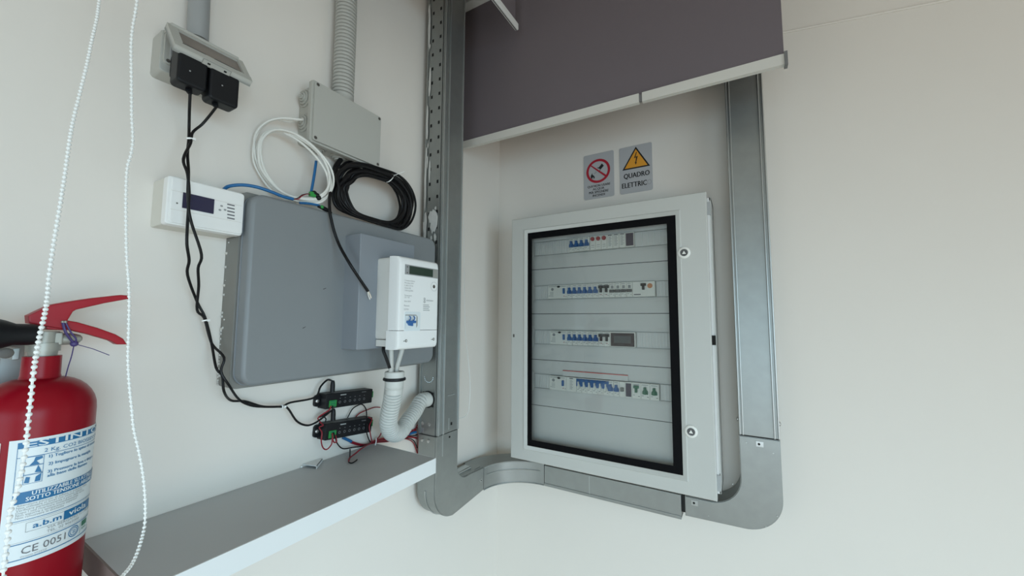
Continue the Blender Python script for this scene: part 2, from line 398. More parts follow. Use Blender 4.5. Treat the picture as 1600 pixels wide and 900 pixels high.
# right elbow
out = [(.672, -.487), (.672, -.540)] + arc(XB1-.088, -.449, .088, 270, 360, 14) + [(XB1, -.302), (XB0, -.302)] + arc(XB0-.075, -.412, .075, 0, -90, 12)
out = [(a, b) for a, b in out]
r = thing('trunking_elbow', 'broad rounded galvanized elbow at lower right of the white cabinet', 'cable trunking', (.8, -.04, -.54), G)
m = MB().prism(FB, out, .002, DF-.003, 'galvanized'); m.prism(FB, offset(out, .001), DF-.004, DF, 'galvanized', .0015)
for (u, v) in ((.825, -.318), (.79, -.43), (.883, -.335), (.86, -.519), (.885, -.487), (.73, -.525)): m.lathe(FB(u, v, DF), (0, -1, 0), [(.002, 0), (.0015, .0008)], 'galvanized_rib', 8)
for (u, v) in ((.853, -.317), (.695, -.50)):
    m.fbox(FB, u-.007, u+.010, v-.007, v+.007, DF, DF+.001, 'galvanized_rib', .0005); m.lathe(FB(u, v, DF+.001), (0, -1, 0), [(.003, 0), (.003, .0006)], 'hole', 8)
m.build('elbow_body', r)
m = MB().fbox(FB, .662, .672, -.536, -.49, .03, DF-.012, 'seam')
for i in range(6): m.tube([FB(.664+.001*i, -.49, .06+.003*(i % 3)), FB(.667, -.515, .062), FB(.665+.001*i, -.536, .066)], .0015, ['red_wire', 'copper', 'black_cable'][i % 3], 5)
m.build('inner_wires', r)
# right vertical run
r = thing('metal_trunking', 'plain smooth galvanized trunking rising right of the white cabinet', 'cable trunking', (.854, -.04, -.298), G)
m = MB().fbox(FB, XB0, XB1, -.299, Z1-.002, .002, DF-.004, 'galvanized', .001)
for u in (XB0-.001, XB1+.001): m.lathe(FB(u, -.265, .055), (1 if u > .85 else -1, 0, 0), [(.006, 0), (.006, .002), (.002, .004)], 'screw_steel', 10)
m.build('channel', r)
m = MB().fbox(FB, XB0, XB1, -.299, Z1-.002, DF-.005, DF-.001, 'galvanized', .001)
for u in (XB0+.001, XB0+.008, XB1-.013, XB1-.004): m.fbox(FB, u, u+.0035, -.299, Z1-.002, DF-.002, DF+.004, 'galvanized_rib', .0014)
m.build('cover', r)

# ================================================================== ELECTRICAL CABINET
CX0, CX1, CZ0, CZ1, CD = .143, .756, -.460, .350, .14
r = thing('electrical_cabinet', 'large pale grey wall cabinet with glass door showing four rows of breakers', 'electrical cabinet', ((CX0+CX1)/2, -.06, CZ0))
m = MB(); t = .012
bx0, bx1 = CX0+.005, .765
for a, b in (((bx0, CZ0+.008), (bx0+t, CZ1-.008)), ((bx1-t, CZ0+.008), (bx1, CZ1-.008)), ((bx0, CZ0+.008), (bx1, CZ0+.008+t)), ((bx0, CZ1-.008-t), (bx1, CZ1-.008))):
    m.fbox(FB, a[0], b[0], a[1], b[1], .001, .108, 'cabinet_paint', .002)
m.fbox(FB, bx0+.003, bx1-.003, CZ0+.012, CZ1-.012, .0015, .005, 'cabinet_paint')
m.fbox(FB, bx1-.022, bx1-.004, CZ0+.012, CZ1-.012, .106, .118, 'cabinet_inner', .001)
m.fbox(FB, bx1-.010, bx1-.0005, -.065, -.04, .100, .121, 'hole'); m.fbox(FB, bx1-.013, bx1-.001, CZ1-.06, CZ1-.025, .108, .122, 'module_grey'); m.fbox(FB, bx1-.013, bx1-.001, CZ0+.02, CZ0+.06, .108, .122, 'module_grey')
m.build('cabinet_body', r)
door = MB()
o1 = rrect(CX0, CX1, CZ0, CZ1, .003, 1); g0, g1, h0, h1 = .205, .677, -.412, .296
sq = lambda e: [(g0-e, h0-e), (g1+e, h0-e), (g1+e, h1+e), (g0-e, h1+e)]
oq = [(CX0, CZ0), (CX1, CZ0), (CX1, CZ1), (CX0, CZ1)]
e1 = offset(oq, .002)
door.ring(FB, oq, oq, .119, 'cabinet_paint', CD-.002); door.ring(FB, oq, e1, CD-.002, 'cabinet_paint', CD)
door.ring(FB, e1, sq(.013), CD, 'cabinet_paint'); door.ring(FB, sq(.013), sq(.0105), CD, 'cabinet_paint', CD+.0025)
door.ring(FB, sq(.0105), sq(.0), CD+.0025, 'cabinet_paint', CD-.002); door.ring(FB, sq(0), sq(0), CD-.002, 'cabinet_paint', .119); door.ring(FB, oq, sq(0), .119, 'cabinet_paint')
dr = door.build('door', r)
m = MB(); m.ring(FB, sq(.0), [(g0+.016, h0+.020), (g1-.024, h0+.020), (g1-.024, h1-.022), (g0+.016, h1-.022)], CD-.0035, 'black_border')
m.ring(FB, sq(.0), sq(-.004), CD-.0135, 'black_border')
m.build('glass_border', dr)
m = MB().fbox(FB, g0, g1, h0, h1, CD-.0085, CD-.0045, 'pane_glass'); m.build('glass_pane', dr)
for px, py in ((1069, 395), (1080, 674)):
    c = PB(px, py, CD); m = MB(); m.lathe(c, (0, -1, 0), [(.0160, 0), (.0160, .003), (.0140, .005), (.0105, .0055), (.010, .003)], 'module_white', 28)
    m.lathe(c, (0, -1, 0), [(.0095, .002), (.0095, .0045)], 'lever_grey', 24)
    m.plate(FB, [(c.x-.005, c.z-.004), (c.x+.005, c.z-.004), (c.x, c.z+.005)], CD+.0055, 'module_white')
    m.build('door_lock', dr)
m = MB().fbox(FB, CX0+.008, CX0+.013, -.06, -.05, CD-.001, CD+.001, 'screw'); m.build('hinge_pin', dr)
RZ = [(.223, .268), (.070, .115), (-.081, -.036), (-.229, -.184)]      # module rows
LINES = [.3, .173, .020, -.135, -.287, -.412+.0]
ROWX = [(.345, .551), (.267, .612), (.274, .553), (.272, .616)]
for i in range(5):
    z1_, z0_ = LINES[i], LINES[i+1]
    if i == 0: z1_ = .325
    if i == 4: z0_ = -.44
    m = MB(); a, b = .165, .745
    if i < 4:
        s0_, s1_ = RZ[i]; x0, x1 = .208, .668
        oc = [(a, z0_+.001), (b, z0_+.001), (b, z1_-.001), (a, z1_-.001)]; mi = [(x0-.004, s0_-.017), (x1+.004, s0_-.017), (x1+.004, s1_+.017), (x0-.004, s1_+.017)]
        ic = [(x0, s0_-.002), (x1, s0_-.002), (x1, s1_+.002), (x0, s1_+.002)]
        m.ring(FB, oc, mi, .100, 'cabinet_inner'); m.ring(FB, mi, ic, .100, 'cabinet_inner', .094)
        m.ring(FB, ic, ic, .094, 'cabinet_inner', .088)
        m.plate(FB, ic, .088, 'cabinet_inner')
        ra, rb = ROWX[i]
        # ribbed blanking strips either side of the modules
        for (p, q) in ((x0+.001, ra-.001), (rb+.001, x1-.001)):
            m.fbox(FB, p, q, s0_, s1_, .089, .0945, 'cabinet_inner', .0005)
            u = p+.006
            while u < q-.003: m.fbox(FB, u-.0011, u+.0011, s0_+.002, s1_-.002, .094, .0965, 'cabinet_rib', .0005); u += .0176 if (i == 0 and p > .5) else .0088
    else: m.fbox(FB, a, b, z0_, z1_-.001, .096, .100, 'cabinet_inner')
    m.fbox(FB, a, b, z1_-.0022, z1_+.0018, .085, .0985, 'seam')
    m.build('cover_panel', r)
# breakers: each module on the rails is a thing
ORD = ['first', 'second', 'third', 'fourth', 'fifth', 'sixth']
ROWN = ['top', 'second', 'third', 'bottom']
def module(row, u0, wd, kind, label, cat='circuit breaker', group=None, face='module_white'):
    s0_, s1_ = RZ[row]; u1 = u0+wd
    o = thing('circuit_breaker' if cat == 'circuit breaker' else cat.replace(' ', '_'), label, cat, (u0+wd/2, -.10, s0_), group)
    m = MB(); m.fbox(FB, u0+.0003, u1-.0003, s0_, s1_, .0885, .108, face, .0007, 1); D = .1084; c = (u0+u1)/2
    def lever(k, cu, cv, w_, h_, shape='T'):
        q = MB()
        if shape == 'T':      # toggle down-base: wide foot, narrow stalk
            q.fbox(FB, cu-w_/2, cu+w_/2, cv-h_/2, cv-h_/2+h_*.42, .108, .113, k, .0006, 1); q.fbox(FB, cu-w_*.22, cu+w_*.22, cv-h_/2, cv+h_/2, .108, .117, k, .0006, 1)
            q.prism(FB, [(cu-w_/2, cv-h_*.1), (cu+w_/2, cv-h_*.1), (cu+w_*.2, cv+h_*.22), (cu-w_*.2, cv+h_*.22)], .108, .1125, k)
        elif shape == 'U':    # upside-down T
            q.fbox(FB, cu-w_/2, cu+w_/2, cv+h_*.1, cv+h_/2, .108, .114, k, .0006, 1); q.fbox(FB, cu-w_*.22, cu+w_*.22, cv-h_/2, cv+h_/2, .108, .116, k, .0006, 1)
        elif shape == 'L':    # low lying lever
            q.fbox(FB, cu-w_/2, cu+w_/2, cv-h_/2, cv+h_/2, .108, .115, k, .0015, 2)
        elif shape == 'R': q.lathe(FB(cu, cv, .107), (0, -1, 0), [(w_/2, 0), (w_/2, .004), (w_*.4, .006)], k, 16)
        q.build('lever', o)
    h = s1_-s0_
    if kind == 'blue': lever('lever_blue', c, s0_+h*.55, .0155, .020)
    elif kind == 'red':
        lever('dial_red', c, s0_+h*.78, .0135, .012, 'R'); m.fbox(FB, c-.005, c+.005, s0_+.008, s0_+.009, D-.0005, D, 'print_pale'); m.fbox(FB, c-.005, c+.005, s0_+.014, s0_+.0152, D-.0005, D, 'print_pale')
    elif kind == 'card':
        m.fbox(FB, c-.006, c+.006, s1_-.005, s1_-.002, D-.0005, D, 'print_grey')
        for j in range(7): m.fbox(FB, c-.005, c+.003+.002*(j % 2), s1_-.010-.0045*j, s1_-.0085-.0045*j, D-.0005, D, 'print_pale')
    elif kind == 'blacktee': lever('lever_black', c, s0_+h*.60, .0155, .022, 'U'); m.fbox(FB, c-.0015, c+.0015, s0_+.008, s0_+.010, D-.0005, D, 'dial_red')
    elif kind == 'low': lever('lever_grey', c, s0_+h*.42, .0160, .009, 'L'); m.fbox(FB, c-.004, c+.004, s0_+.027, s0_+.036, D-.0005, D, 'print_pale')
    elif kind == 'white': m.fbox(FB, u0, u1, s0_+h*.42, s1_-.002, .107, D, 'lever_blue'); lever('module_white', c, s0_+h*.52, .0085, .022, 'T')
    elif kind == 'green': lever('lever_green', c, s0_+h*.55, .0155, .020)
    elif kind == 'greenup': lever('lever_green', c, s0_+h*.62, .0155, .020, 'U')
    elif kind == 'brown': lever('box_back', c, s0_+h*.5, .010, .012, 'L')
    elif kind == 'rcd':
        lever('lever_blue', u1-.011, s0_+h*.55, .0065, .018, 'L')
        m.plate(FB, circ(u0+wd*.56, s0_+h*.88, .0058, 16, .0032), D, 'lever_black'); m.plate(FB, circ(u0+wd*.24, s0_+h*.7, .005, 16), D, 'print_pale')
        m.plate(FB, circ(u1-.011, s0_+h*.18, .0016, 10), D, 'dial_red')
        for j in range(4): m.fbox(FB, u0+.008, u0+.020, s0_+.008+.0045*j, s0_+.0092+.0045*j, D-.0005, D, 'print_pale')
    elif kind == 'test':
        lever('lever_black', u0+wd*.50, s0_+h*.66, .015, .019, 'U'); q = MB(); q.lathe(FB(u0+wd*.78, s0_+h*.70, .1075), (0, -1, 0), [(.0075, 0), (.0072, .002)], 'dial_orange', 18); q.build('test_button', o)
        m.fbox(FB, u0+.004, u0+.024, s0_+.005, s0_+.008, D-.0005, D, 'print_grey')
    elif kind == 'display':
        q = MB().fbox(FB, u0+.003, u1-.003, s0_+.002, s1_-.003, .107, .1088, 'dark_window', .0005); q.fbox(FB, u0+.013, u1-.013, s0_+.012, s1_-.012, .108, .1092, 'lever_grey'); q.build('display', o)
    elif kind == 'dark': m.fbox(FB, u0+.002, u1-.002, s0_+.003, s1_-.003, .107, D, 'dark_purple')
    if kind in ('blue', 'white', 'green', 'greenup', 'rcd', 'low', 'blacktee'):
        m.fbox(FB, u1-wd*.32 if wd < .03 else u1-.006, u1-.003, s0_+.006, s0_+.0075, D-.0005, D, 'print_grey'); m.fbox(FB, u0+.003, u0+.008, s0_+.009, s0_+.0105, D-.0005, D, 'print_pale')
        m.fbox(FB, u0+.003, u1-.004, s1_-.005, s1_-.0035, D-.0005, D, 'print_pale')
    m.build('housing', o)
P = .0175
u = .345
for i in range(4): module(0, u+P*i, P, 'blue', 'blue-lever breaker, %s of the four in the top row' % ORD[i], group='blue breakers of the top row')
u += 4*P+.001
for i in range(3): module(0, u+.0185*i, .0185, 'red', 'white module with a red round indicator, %s of three in the top row' % ORD[i], 'indicator module', 'red indicator modules of the top row')
u += 3*.0185
for i in range(3): module(0, u+.019*i, .019, 'card', 'white module with black printed lines, %s of three in the top row' % ORD[i], 'relay module', 'printed modules of the top row')
u += 3*.019; module(0, u, .551-u+.004, 'dark', 'narrow dark module closing the right end of the top row', 'relay module')
u = .267; module(1, u, .070, 'rcd', 'wide white residual current breaker with blue lever starting the second row', group='wide residual current breakers'); u += .070
for i in range(6): module(1, u+P*i, P, 'blue', 'blue-lever breaker, %s of the six in the second row' % ORD[i], group='blue breakers of the second row')
u += 6*P
for i in range(2): module(1, u+P*i, P, 'blacktee', 'black T-lever breaker in the second row, %s one of the pair' % ['left', 'right'][i], group='black lever breakers of the second row')
u += 2*P
for i in range(4): module(1, u+P*i, P, 'low', 'breaker with low flat dark lever, %s of four in the second row' % ORD[i], group='flat lever breakers of the second row')
u += 4*P; module(1, u, .612-u, 'test', 'white module with black T lever and orange round button ending the second row')
u = .274; module(2, u, .062, 'rcd', 'wide white residual current breaker with blue lever starting the third row', group='wide residual current breakers'); u += .062
for i in range(6): module(2, u+P*i, P, 'blue', 'blue-lever breaker, %s of the six in the third row' % ORD[i], group='blue breakers of the third row')
u += 6*P
for i in range(2): module(2, u+P*i, P, 'blacktee', 'black T-lever breaker in the third row, %s one of the pair' % ['left', 'right'][i], group='black lever breakers of the third row')
u += 2*P; module(2, u, .553-u, 'display', 'module with dark reddish display window ending the third row', 'energy meter module')
u = .272; module(3, u, .060, 'rcd', 'wide white residual current breaker with blue lever starting the bottom row', group='wide residual current breakers'); u += .060
m_ = u; module(3, u, .034, 'card', 'double white module with small green label in the bottom row', 'relay module'); u += .034
for i in range(6): module(3, u+P*i, P, 'white', 'white-lever breaker on blue ground, %s of six in the bottom row' % ORD[i], group='white lever breakers of the bottom row')
u += 6*P-.003
for i in range(2): module(3, u+P*i, P, 'blue', 'blue-lever breaker in the bottom row, %s one of the pair' % ['left', 'right'][i], group='blue breakers of the bottom row')
u += 2*P; module(3, u, .017, 'brown', 'white module with small brown lever in the bottom row'); u += .017
module(3, u, .020, 'dark', 'narrow dark purple module left of the green levers in the bottom row', 'relay module'); u += .020
w3 = (.616-u)/3
for i in range(3): module(3, u+w3*i, w3, 'greenup' if i == 0 else 'green', 'green-lever breaker, %s of three at the right end of bottom row' % ORD[i], group='green breakers of the bottom row')
m = MB().fbox(FB, .318, .528, -.182, -.163, .100, .104, 'cabinet_inner', .001); m.fbox(FB, .318, .528, -.166, -.1635, .103, .1045, 'red_strip')
tag(m.build('label_strip', None, (.42, -.1, -.182)), 'long pale strip with a red line above the bottom row of breakers', 'label strip')

# ================================================================== SIGNS
def sign_plate(u0, u1, v0, v1): return MB().prism(FB, rrect(u0, u1, v0, v1, .006, 4), .0002, .0016, 'sign_silver', .0004, seg=1)
d = .0019
m = sign_plate(.359, .468, .424, .586); cu, cv, R_ = .412, .522, .043
m.ring(FB, circ(cu, cv, R_, 40), circ(cu, cv, R_*.80, 40), d, 'sign_red')
a = math.radians(-40); dx, dy = math.cos(a), math.sin(a); hw = .0035; L = R_*.85
m.plate(FB, [(cu-dx*L-dy*-hw*-1, cv-dy*L+dx*-hw), (cu+dx*L+dy*hw, cv+dy*L-dx*hw), (cu+dx*L-dy*hw, cv+dy*L+dx*hw), (cu-dx*L-dy*hw, cv-dy*L+dx*hw)], d+.0002, 'sign_red')
m.plate(FB, [(cu+.001, cv+.010), (cu+.009, cv+.003), (cu+.021, cv+.015), (cu+.014, cv+.024)], d, 'sign_black')      # tipped bucket
m.plate(FB, [(cu+.003, cv+.012), (cu-.004, cv+.013), (cu+.001, cv+.008)], d, 'sign_black'); m.plate(FB, [(cu+.006, cv+.004), (cu+.005, cv-.003), (cu+.009, cv+.002)], d, 'sign_black')
m.plate(FB, [(cu-.026, cv-.022), (cu-.027, cv-.014), (cu-.021, cv-.004), (cu-.020, cv-.011), (cu-.014, cv-.016), (cu-.012, cv-.023), (cu-.016, cv-.026), (cu-.018, cv-.017), (cu-.022, cv-.025)], d, 'sign_black')
for q in range(3): m.plate(FB, [(cu-.016+.003*q, cv-.004+.002*q), (cu-.012+.003*q, cv-.009+.002*q), (cu-.011+.003*q, cv-.008+.002*q)], d, 'sign_black')
m.text(FB, 'QUI NON USARE', .4135, .4655, .0084, d, 'sign_black', wide=.92, bold=True); m.text(FB, 'ACQUA', .4125, .4545, .0084, d, 'sign_black', wide=.98, bold=True)
m.text(FB, 'PER SPEGNERE', .4130, .4430, .0084, d, 'sign_black', wide=.93, bold=True); m.text(FB, 'INCENDI', .4130, .4315, .0084, d, 'sign_black', wide=.96, bold=True)
tag(m.build('prohibition_sign', None, (.41, 0, .42)), 'small silver sign with a red no-water circle above the cabinet', 'sign', 'safety signs above the cabinet')
m = sign_plate(.487, .594, .424, .585); tri = [(.4965, .5055), (.587, .5055), (.5425, .580)]
m.plate(FB, tri, d, 'sign_black'); m.plate(FB, offset(tri, .0045), d+.0002, 'sign_yellow')
m.plate(FB, [(.5435, .561), (.536, .541), (.543, .543), (.5405, .527), (.5385, .528), (.541, .517), (.5455, .526), (.5435, .526), (.5485, .547), (.541, .545), (.5462, .561)], d+.0004, 'sign_black')
m.text(FB, 'QUADRO', .5425, .4755, .0175, d, 'sign_black', wide=.80, bold=True); m.text(FB, 'ELETTRIC', .5345, .4435, .0175, d, 'sign_black', wide=.80, bold=True); m.text(FB, 'O', .5835, .4435, .0175, d, 'sign_faded', wide=.80)
tag(m.build('warning_sign', None, (.54, 0, .42)), 'silver QUADRO ELETTRICO sign with yellow high-voltage triangle above cabinet', 'sign', 'safety signs above the cabinet')

# ================================================================== ROLLER BLINDS
YB = .27
r = thing('roller_blind', 'dark grey roller blind hanging across the wall above the cabinet', 'roller blind', (.47, -YB, .58))
ra, rb = PB(722, 233, YB), PB(1222, 101, YB)
bl, br = V3((.012, -YB, ra.z+.022)), V3((.930, -YB, rb.z+.020))
m = MB(); tz = 1.084
tops = [V3((.012, -YB, tz)), V3((.930, -YB, tz))]
nx, nz = 24, 12; vs = []
for j in range(nz+1):
    for i in range(nx+1):
        b0 = bl.lerp(br, i/nx); t0 = tops[0].lerp(tops[1], i/nx); p = b0.lerp(t0, j/nz); p.y += .003*math.sin(i*.5+.3*j)*(1-j/nz); vs.append(p)
front = [[j*(nx+1)+i, j*(nx+1)+i+1, (j+1)*(nx+1)+i+1, (j+1)*(nx+1)+i] for j in range(nz) for i in range(nx)]
m.add(vs, front, 'blind_fabric'); m.add([p+V3((0, .001, 0)) for p in vs], front, 'blind_fabric'); m.build('blind_fabric', r)
m = MB(); a, b = bl-V3((0, 0, .011)), br-V3((0, 0, .011))
def bar(mb, a, b, hy, hz, k):
    dd = [V3((0, sy*hy, sz*hz)) for sy, sz in ((-1, -1), (1, -1), (1, 1), (-1, 1))]
    mb.add([a+q for q in dd]+[b+q for q in dd], [[0, 1, 2, 3], [4, 7, 6, 5], [0, 4, 5, 1], [1, 5, 6, 2], [2, 6, 7, 3], [3, 7, 4, 0]], k)
g_ = a.lerp(b, .655); h_ = a.lerp(b, .664)
bar(m, a, g_, .006, .0125, 'blind_rail'); bar(m, h_, b, .006, .0125, 'blind_rail'); bar(m, g_, h_, .004, .009, 'rail_cap')
m.build('bottom_rail', r)
m = MB(); bar(m, b, b+V3((.006, 0, -.0003)), .009, .016, 'rail_cap'); m.build('rail_cap', r)
m = MB(); m.box((.008, -YB-.032, tz), (.935, -YB+.03, tz+.075), 'blind_rail_white', .003); m.build('cassette', r)
def bead_chain(pts, rad, pitch, parent, sub=2, thread=.0008):
    p = even(smooth(pts, 10), pitch); mb = MB(); mb.tube(p, thread, 'chain_white', 5)
    for i, q in enumerate(p): mb.ball(q, rad, 'chain_white', sub)
    return mb.build('bead_chain', parent)
yc = .262
bead_chain([PB(*p, yc) for p in ((724, 330), (725.5, 430), (726, 480), (728, 530), (732, 565), (734.5, 600), (734, 625), (731, 645), (724, 652), (716, 652), (711, 640), (708, 560), (708, 400))], .0016, .0048, r, 1)
# blind rolled up on the left wall
XL = .262
e0 = PA(808, 44, XL); rr = thing('roller_blind', 'raised roller blind with white bottom rail, its bead chain looping down at far left', 'roller blind', (XL, e0.y-.5, e0.z))
m = MB(); yN = -1.35
m.box((XL-.006, yN, e0.z-.009), (XL+.006, e0.y, e0.z+.012), 'blind_rail_white', .003); m.box((XL-.0015, yN, e0.z-.0105), (XL+.0015, e0.y-.004, e0.z-.008), 'rail_cap')
m.build('bottom_rail', rr)
m = MB(); m.box((XL-.0006, yN+.02, e0.z+.010), (XL+.0006, e0.y-.012, 1.14), 'blind_fabric'); m.build('blind_fabric', rr)
m = MB(); m.lathe((XL-.02, yN, 1.155), (0, 1, 0), [(.02, 0), (.02, -yN+e0.y-.01)], 'blind_fabric', 20); m.build('roller_tube', rr)
chain_px = [(165, -110), (160, -50), (155, 0), (151, 30), (143, 65), (136, 100), (125, 145), (114, 190), (108, 225), (101, 275), (94, 320), (84, 380), (77, 430), (74, 465), (70, 490), (63, 520), (57, 552), (52, 585), (48, 625), (44, 660), (40, 700), (34, 735), (26, 770), (16, 800), (12, 840), (7, 880), (5, 905), (10, 945)]
chain_px2 = [(60, 972), (120, 955), (165, 925), (193, 898), (208, 878), (219, 850), (226, 820), (227, 785), (224, 745), (217, 705), (209, 670), (206, 640), (202, 600), (200, 560), (201, 520), (202, 470), (201, 440), (198, 400), (197, 350), (197, 300), (199, 262), (205, 240), (207.5, 215), (206, 180), (205.5, 120), (205, 75), (207, 45), (213, 10), (216, -30), (220, -110)]
pts = [V3((XL-.02, -1.29, 1.15)), V3((.19, -1.24, .85))]+[PA(x, y, .12+.24*min(1, i/17)) for i, (x, y) in enumerate(chain_px)]+[PA(x, y, (.36-.13*i/6) if i < 6 else .23-.03*(i-6)/23) for i, (x, y) in enumerate(chain_px2)]+[V3((.23, -1.20, .85)), V3((XL-.02, -1.29, 1.15))]
bead_chain(pts, .0018, .0052, rr, 2)

# ================================================================== LEFT WALL BOXES
# grey surface box
gy0, gy1, gz0, gz1, gd = -.944, -.458, -.120, .227, .080
r = thing('meter_cabinet', 'big flat grey plastic cabinet with rounded corners behind the white meter', 'cabinet', (0, -.7, gz0))
m = MB().prism(FA, rrect(gy0-.003, gy1-.003, gz0-.006, gz1+.006, .012), .0, .046, 'box_back', 0)
m.prism(FA, rrect(gy0+.004, gy1-.01, gz0+.004, gz1-.004, .015), .04, .056, 'box_grey', 0)
for y, z in ((.19, .0), (.12, .0), (-.02, .0), (.06, .0)): m.ball((.005, gy0-.003, y), .003, 'label_cream', 1)
rp = random.Random(5)
for q in range(40):
    z = gz0+rp.random()*(.33)*(1 if q % 2 else .4); a = .0008+.002*rp.random(); m.ball((.004+.012*rp.random()*(q % 2), gy0-.0032, z), a, 'plaster', 1)
m.build('back_frame', r)
m = MB().prism(FA, rrect(gy0, gy1, gz0, gz1, .024, 7), .052, gd, 'box_grey', .007, seg=3)
m.prism(FA, rrect(gy0-.001, gy1, gz0-.001, gz1, .024, 7), .050, .054, 'mount_grey', 0)
for (y, z) in ((-.80, .06), (-.84, -.02), (-.70, .17)): m.add([V3((gd+.0003, y, z)), V3((gd+.0003, y+.006, z+.003)), V3((gd+.0003, y+.006, z+.004)), V3((gd+.0003, y, z+.0015))], [[0, 1, 2, 3]], 'seam')
m.build('lid', r)
# meter mounting box
m = MB().prism(FA, rrect(-.752, -.592, -.066, .184, .003, 2), gd, .130, 'mount_grey', .003)
tag(m.build('meter_mounting_box', None, (gd, -.67, -.066)), 'bluish grey raised box on the grey cabinet carrying the white meter', 'mounting box')
# electricity meter
r = thing('electricity_meter', 'white electricity meter with small display and two blue levers', 'electricity meter', (.13, -.66, -.08))
m = MB(); FX = .200; my0, my1, mz0, mz1 = -.705, -.578, -.066, .137
m.prism(FA, rrect(my0+.001, my1-.001, -.045, mz1-.001, .006, 3), .130, .170, 'meter_base', .0); m.fbox(FA, my0+.0005, my1-.0005, -.028, .104, .131, .171, 'meter_base', .002)
m.fbox(FA, my0+.001, my1-.001, -.060, -.0455, .131, .165, 'meter_base', .001); m.build('meter_base', r)
def arcface(mb, y0, y1, zs, xs, x0, k, bev=.008):
    # cover with a front curved in profile: zs/xs give the front depth by height
    n = len(zs); vs = []; rows = []
    for z, x in zip(zs, xs):
        row = [V3((x0, y0, z)), V3((x-bev, y0, z)), V3((x-bev*.3, y0+bev*.3, z)), V3((x, y0+bev, z)), V3((x, y1-bev, z)), V3((x-bev*.3, y1-bev*.3, z)), V3((x-bev, y1, z)), V3((x0, y1, z))]; vs += row
    fs = [[i*8+j, i*8+j+1, (i+1)*8+j+1, (i+1)*8+j] for i in range(n-1) for j in range(7)]+[list(range(8)), [(n-1)*8+j for j in range(8)][::-1]]+[[i*8+7, i*8, (i+1)*8, (i+1)*8+7] for i in range(n-1)]
    mb.add(vs, fs, k)
m = MB(); arcface(m, my0, my1, [-.0245, .02, .08, .120, .131, .1355, mz1], [FX, FX, FX, FX, FX-.002, FX-.006, FX-.014], .1685, 'meter_white')
d = FX+.0004; lc = lambda px, py: PA(px, py, FX)
m.fbox(FA, -.690, -.583, .097, .119, FX-.001, d, 'lcd_frame')
for z in (.101, .114): m.lathe((d, -.683, z), (1, 0, 0), [(.0018, 0), (.0015, .0004)], 'screw', 8)
for i, (txt, z) in enumerate((('Contatore Statico', .0855), ('Monofase 230 V', .080), ('5 (60) A 50 Hz', .0745), ('Classe A/B', .069), ('1 000 imp/kWh', .0635), ('Temperatura', .053), ('-25 / +55', .0485), ('Anno 2018', .040), ('Matricola', .0305), ('CE M18', .0225))):
    m.text(FA, txt, -.690, z-.003, .0032, d, 'print_pale', 'l', .95)
m.lathe((FX, -.5965, .077), (1, 0, 0), [(.0042, 0), (.0038, .0006)], 'screw', 16); m.ring(FA, circ(-.5965, .077, .011, 24), circ(-.5965, .077, .0105, 24), d, 'lcd_frame')
m.text(FA, 'e-distribuzione', -.6235, .0415, .0042, d, 'print_pale', 'l', .72); m.ring(FA, circ(-.6275, .046, .0028, 12), circ(-.6275, .046, .0018, 12), d, 'print_grey'); m.ring(FA, circ(-.6275, .0395, .0028, 12), circ(-.6275, .0395, .0018, 12), d, 'print_grey')
for q in range(4): m.fbox(FA, -.631, -.613+.003*(q % 2), .0315-.004*q, .033-.004*q, FX, d, 'print_pale')
m.prism(FA, rrect(-.688, -.640, -.026, .016, [0, .0, .004, .004], 3), FX-.001, FX+.0006, 'label_white', 0)
m.build('front_cover', r)
m = MB().fbox(FA, -.677, -.602, .099, .117, FX, d+.0004, 'lcd', 0); m.fbox(FA, -.6005, -.585, .0985, .118, FX, d+.0003, 'plastic_grey_dark'); m.build('display', r)
m = MB(); m.prism(FA, rrect(-.6855, -.649, -.020, .0095, [.0, .007, .007, 0], 4), FX-.001, FX+.001, 'plastic_grey_dark', 0)
m.prism(FA, rrect(-.6855, -.654, -.020, .0075, .001, 2), FX, FX+.0025, 'label_white', 0); m.build('breaker_window', r)
m = MB()
for c in (-.6785, -.6665):
    m.fbox(FA, c-.006, c+.006, -.009, -.0035, FX+.002, FX+.009, 'lever_blue', .001); m.tube(smooth([V3((FX+.006, c-.003, -.006)), V3((FX+.008, c+.001, 0)), V3((FX+.008, c+.001, .004)), V3((FX+.008, c-.002, .006))], 4), .0013, 'lever_blue', 6)
m.prism(FA, [(-.684, -.006), (-.678, -.014), (-.668, -.0155), (-.668, -.009), (-.672, -.005)], FX+.002, FX+.0075, 'lever_blue', .001); m.build('breaker_lever', r)
m = MB(); arcface(m, my0, my1, [-.066, -.0655, -.062, -.055, -.0255], [FX-.012, FX-.006, FX-.002, FX, FX], .164, 'meter_white')
for y in (-.681, -.594):
    m.lathe((FX, y, -.047), (1, 0, 0), [(.0032, 0), (.0032, .0006)], 'screw', 12); m.lathe((FX+.0004, y, -.047), (1, 0, 0), [(.0018, 0), (.0016, .0008)], 'meter_base', 10); m.fbox(FA, y-.008, y-.004, -.0482, -.0468, FX, FX+.0005, 'screw')
m.build('terminal_cover', r)
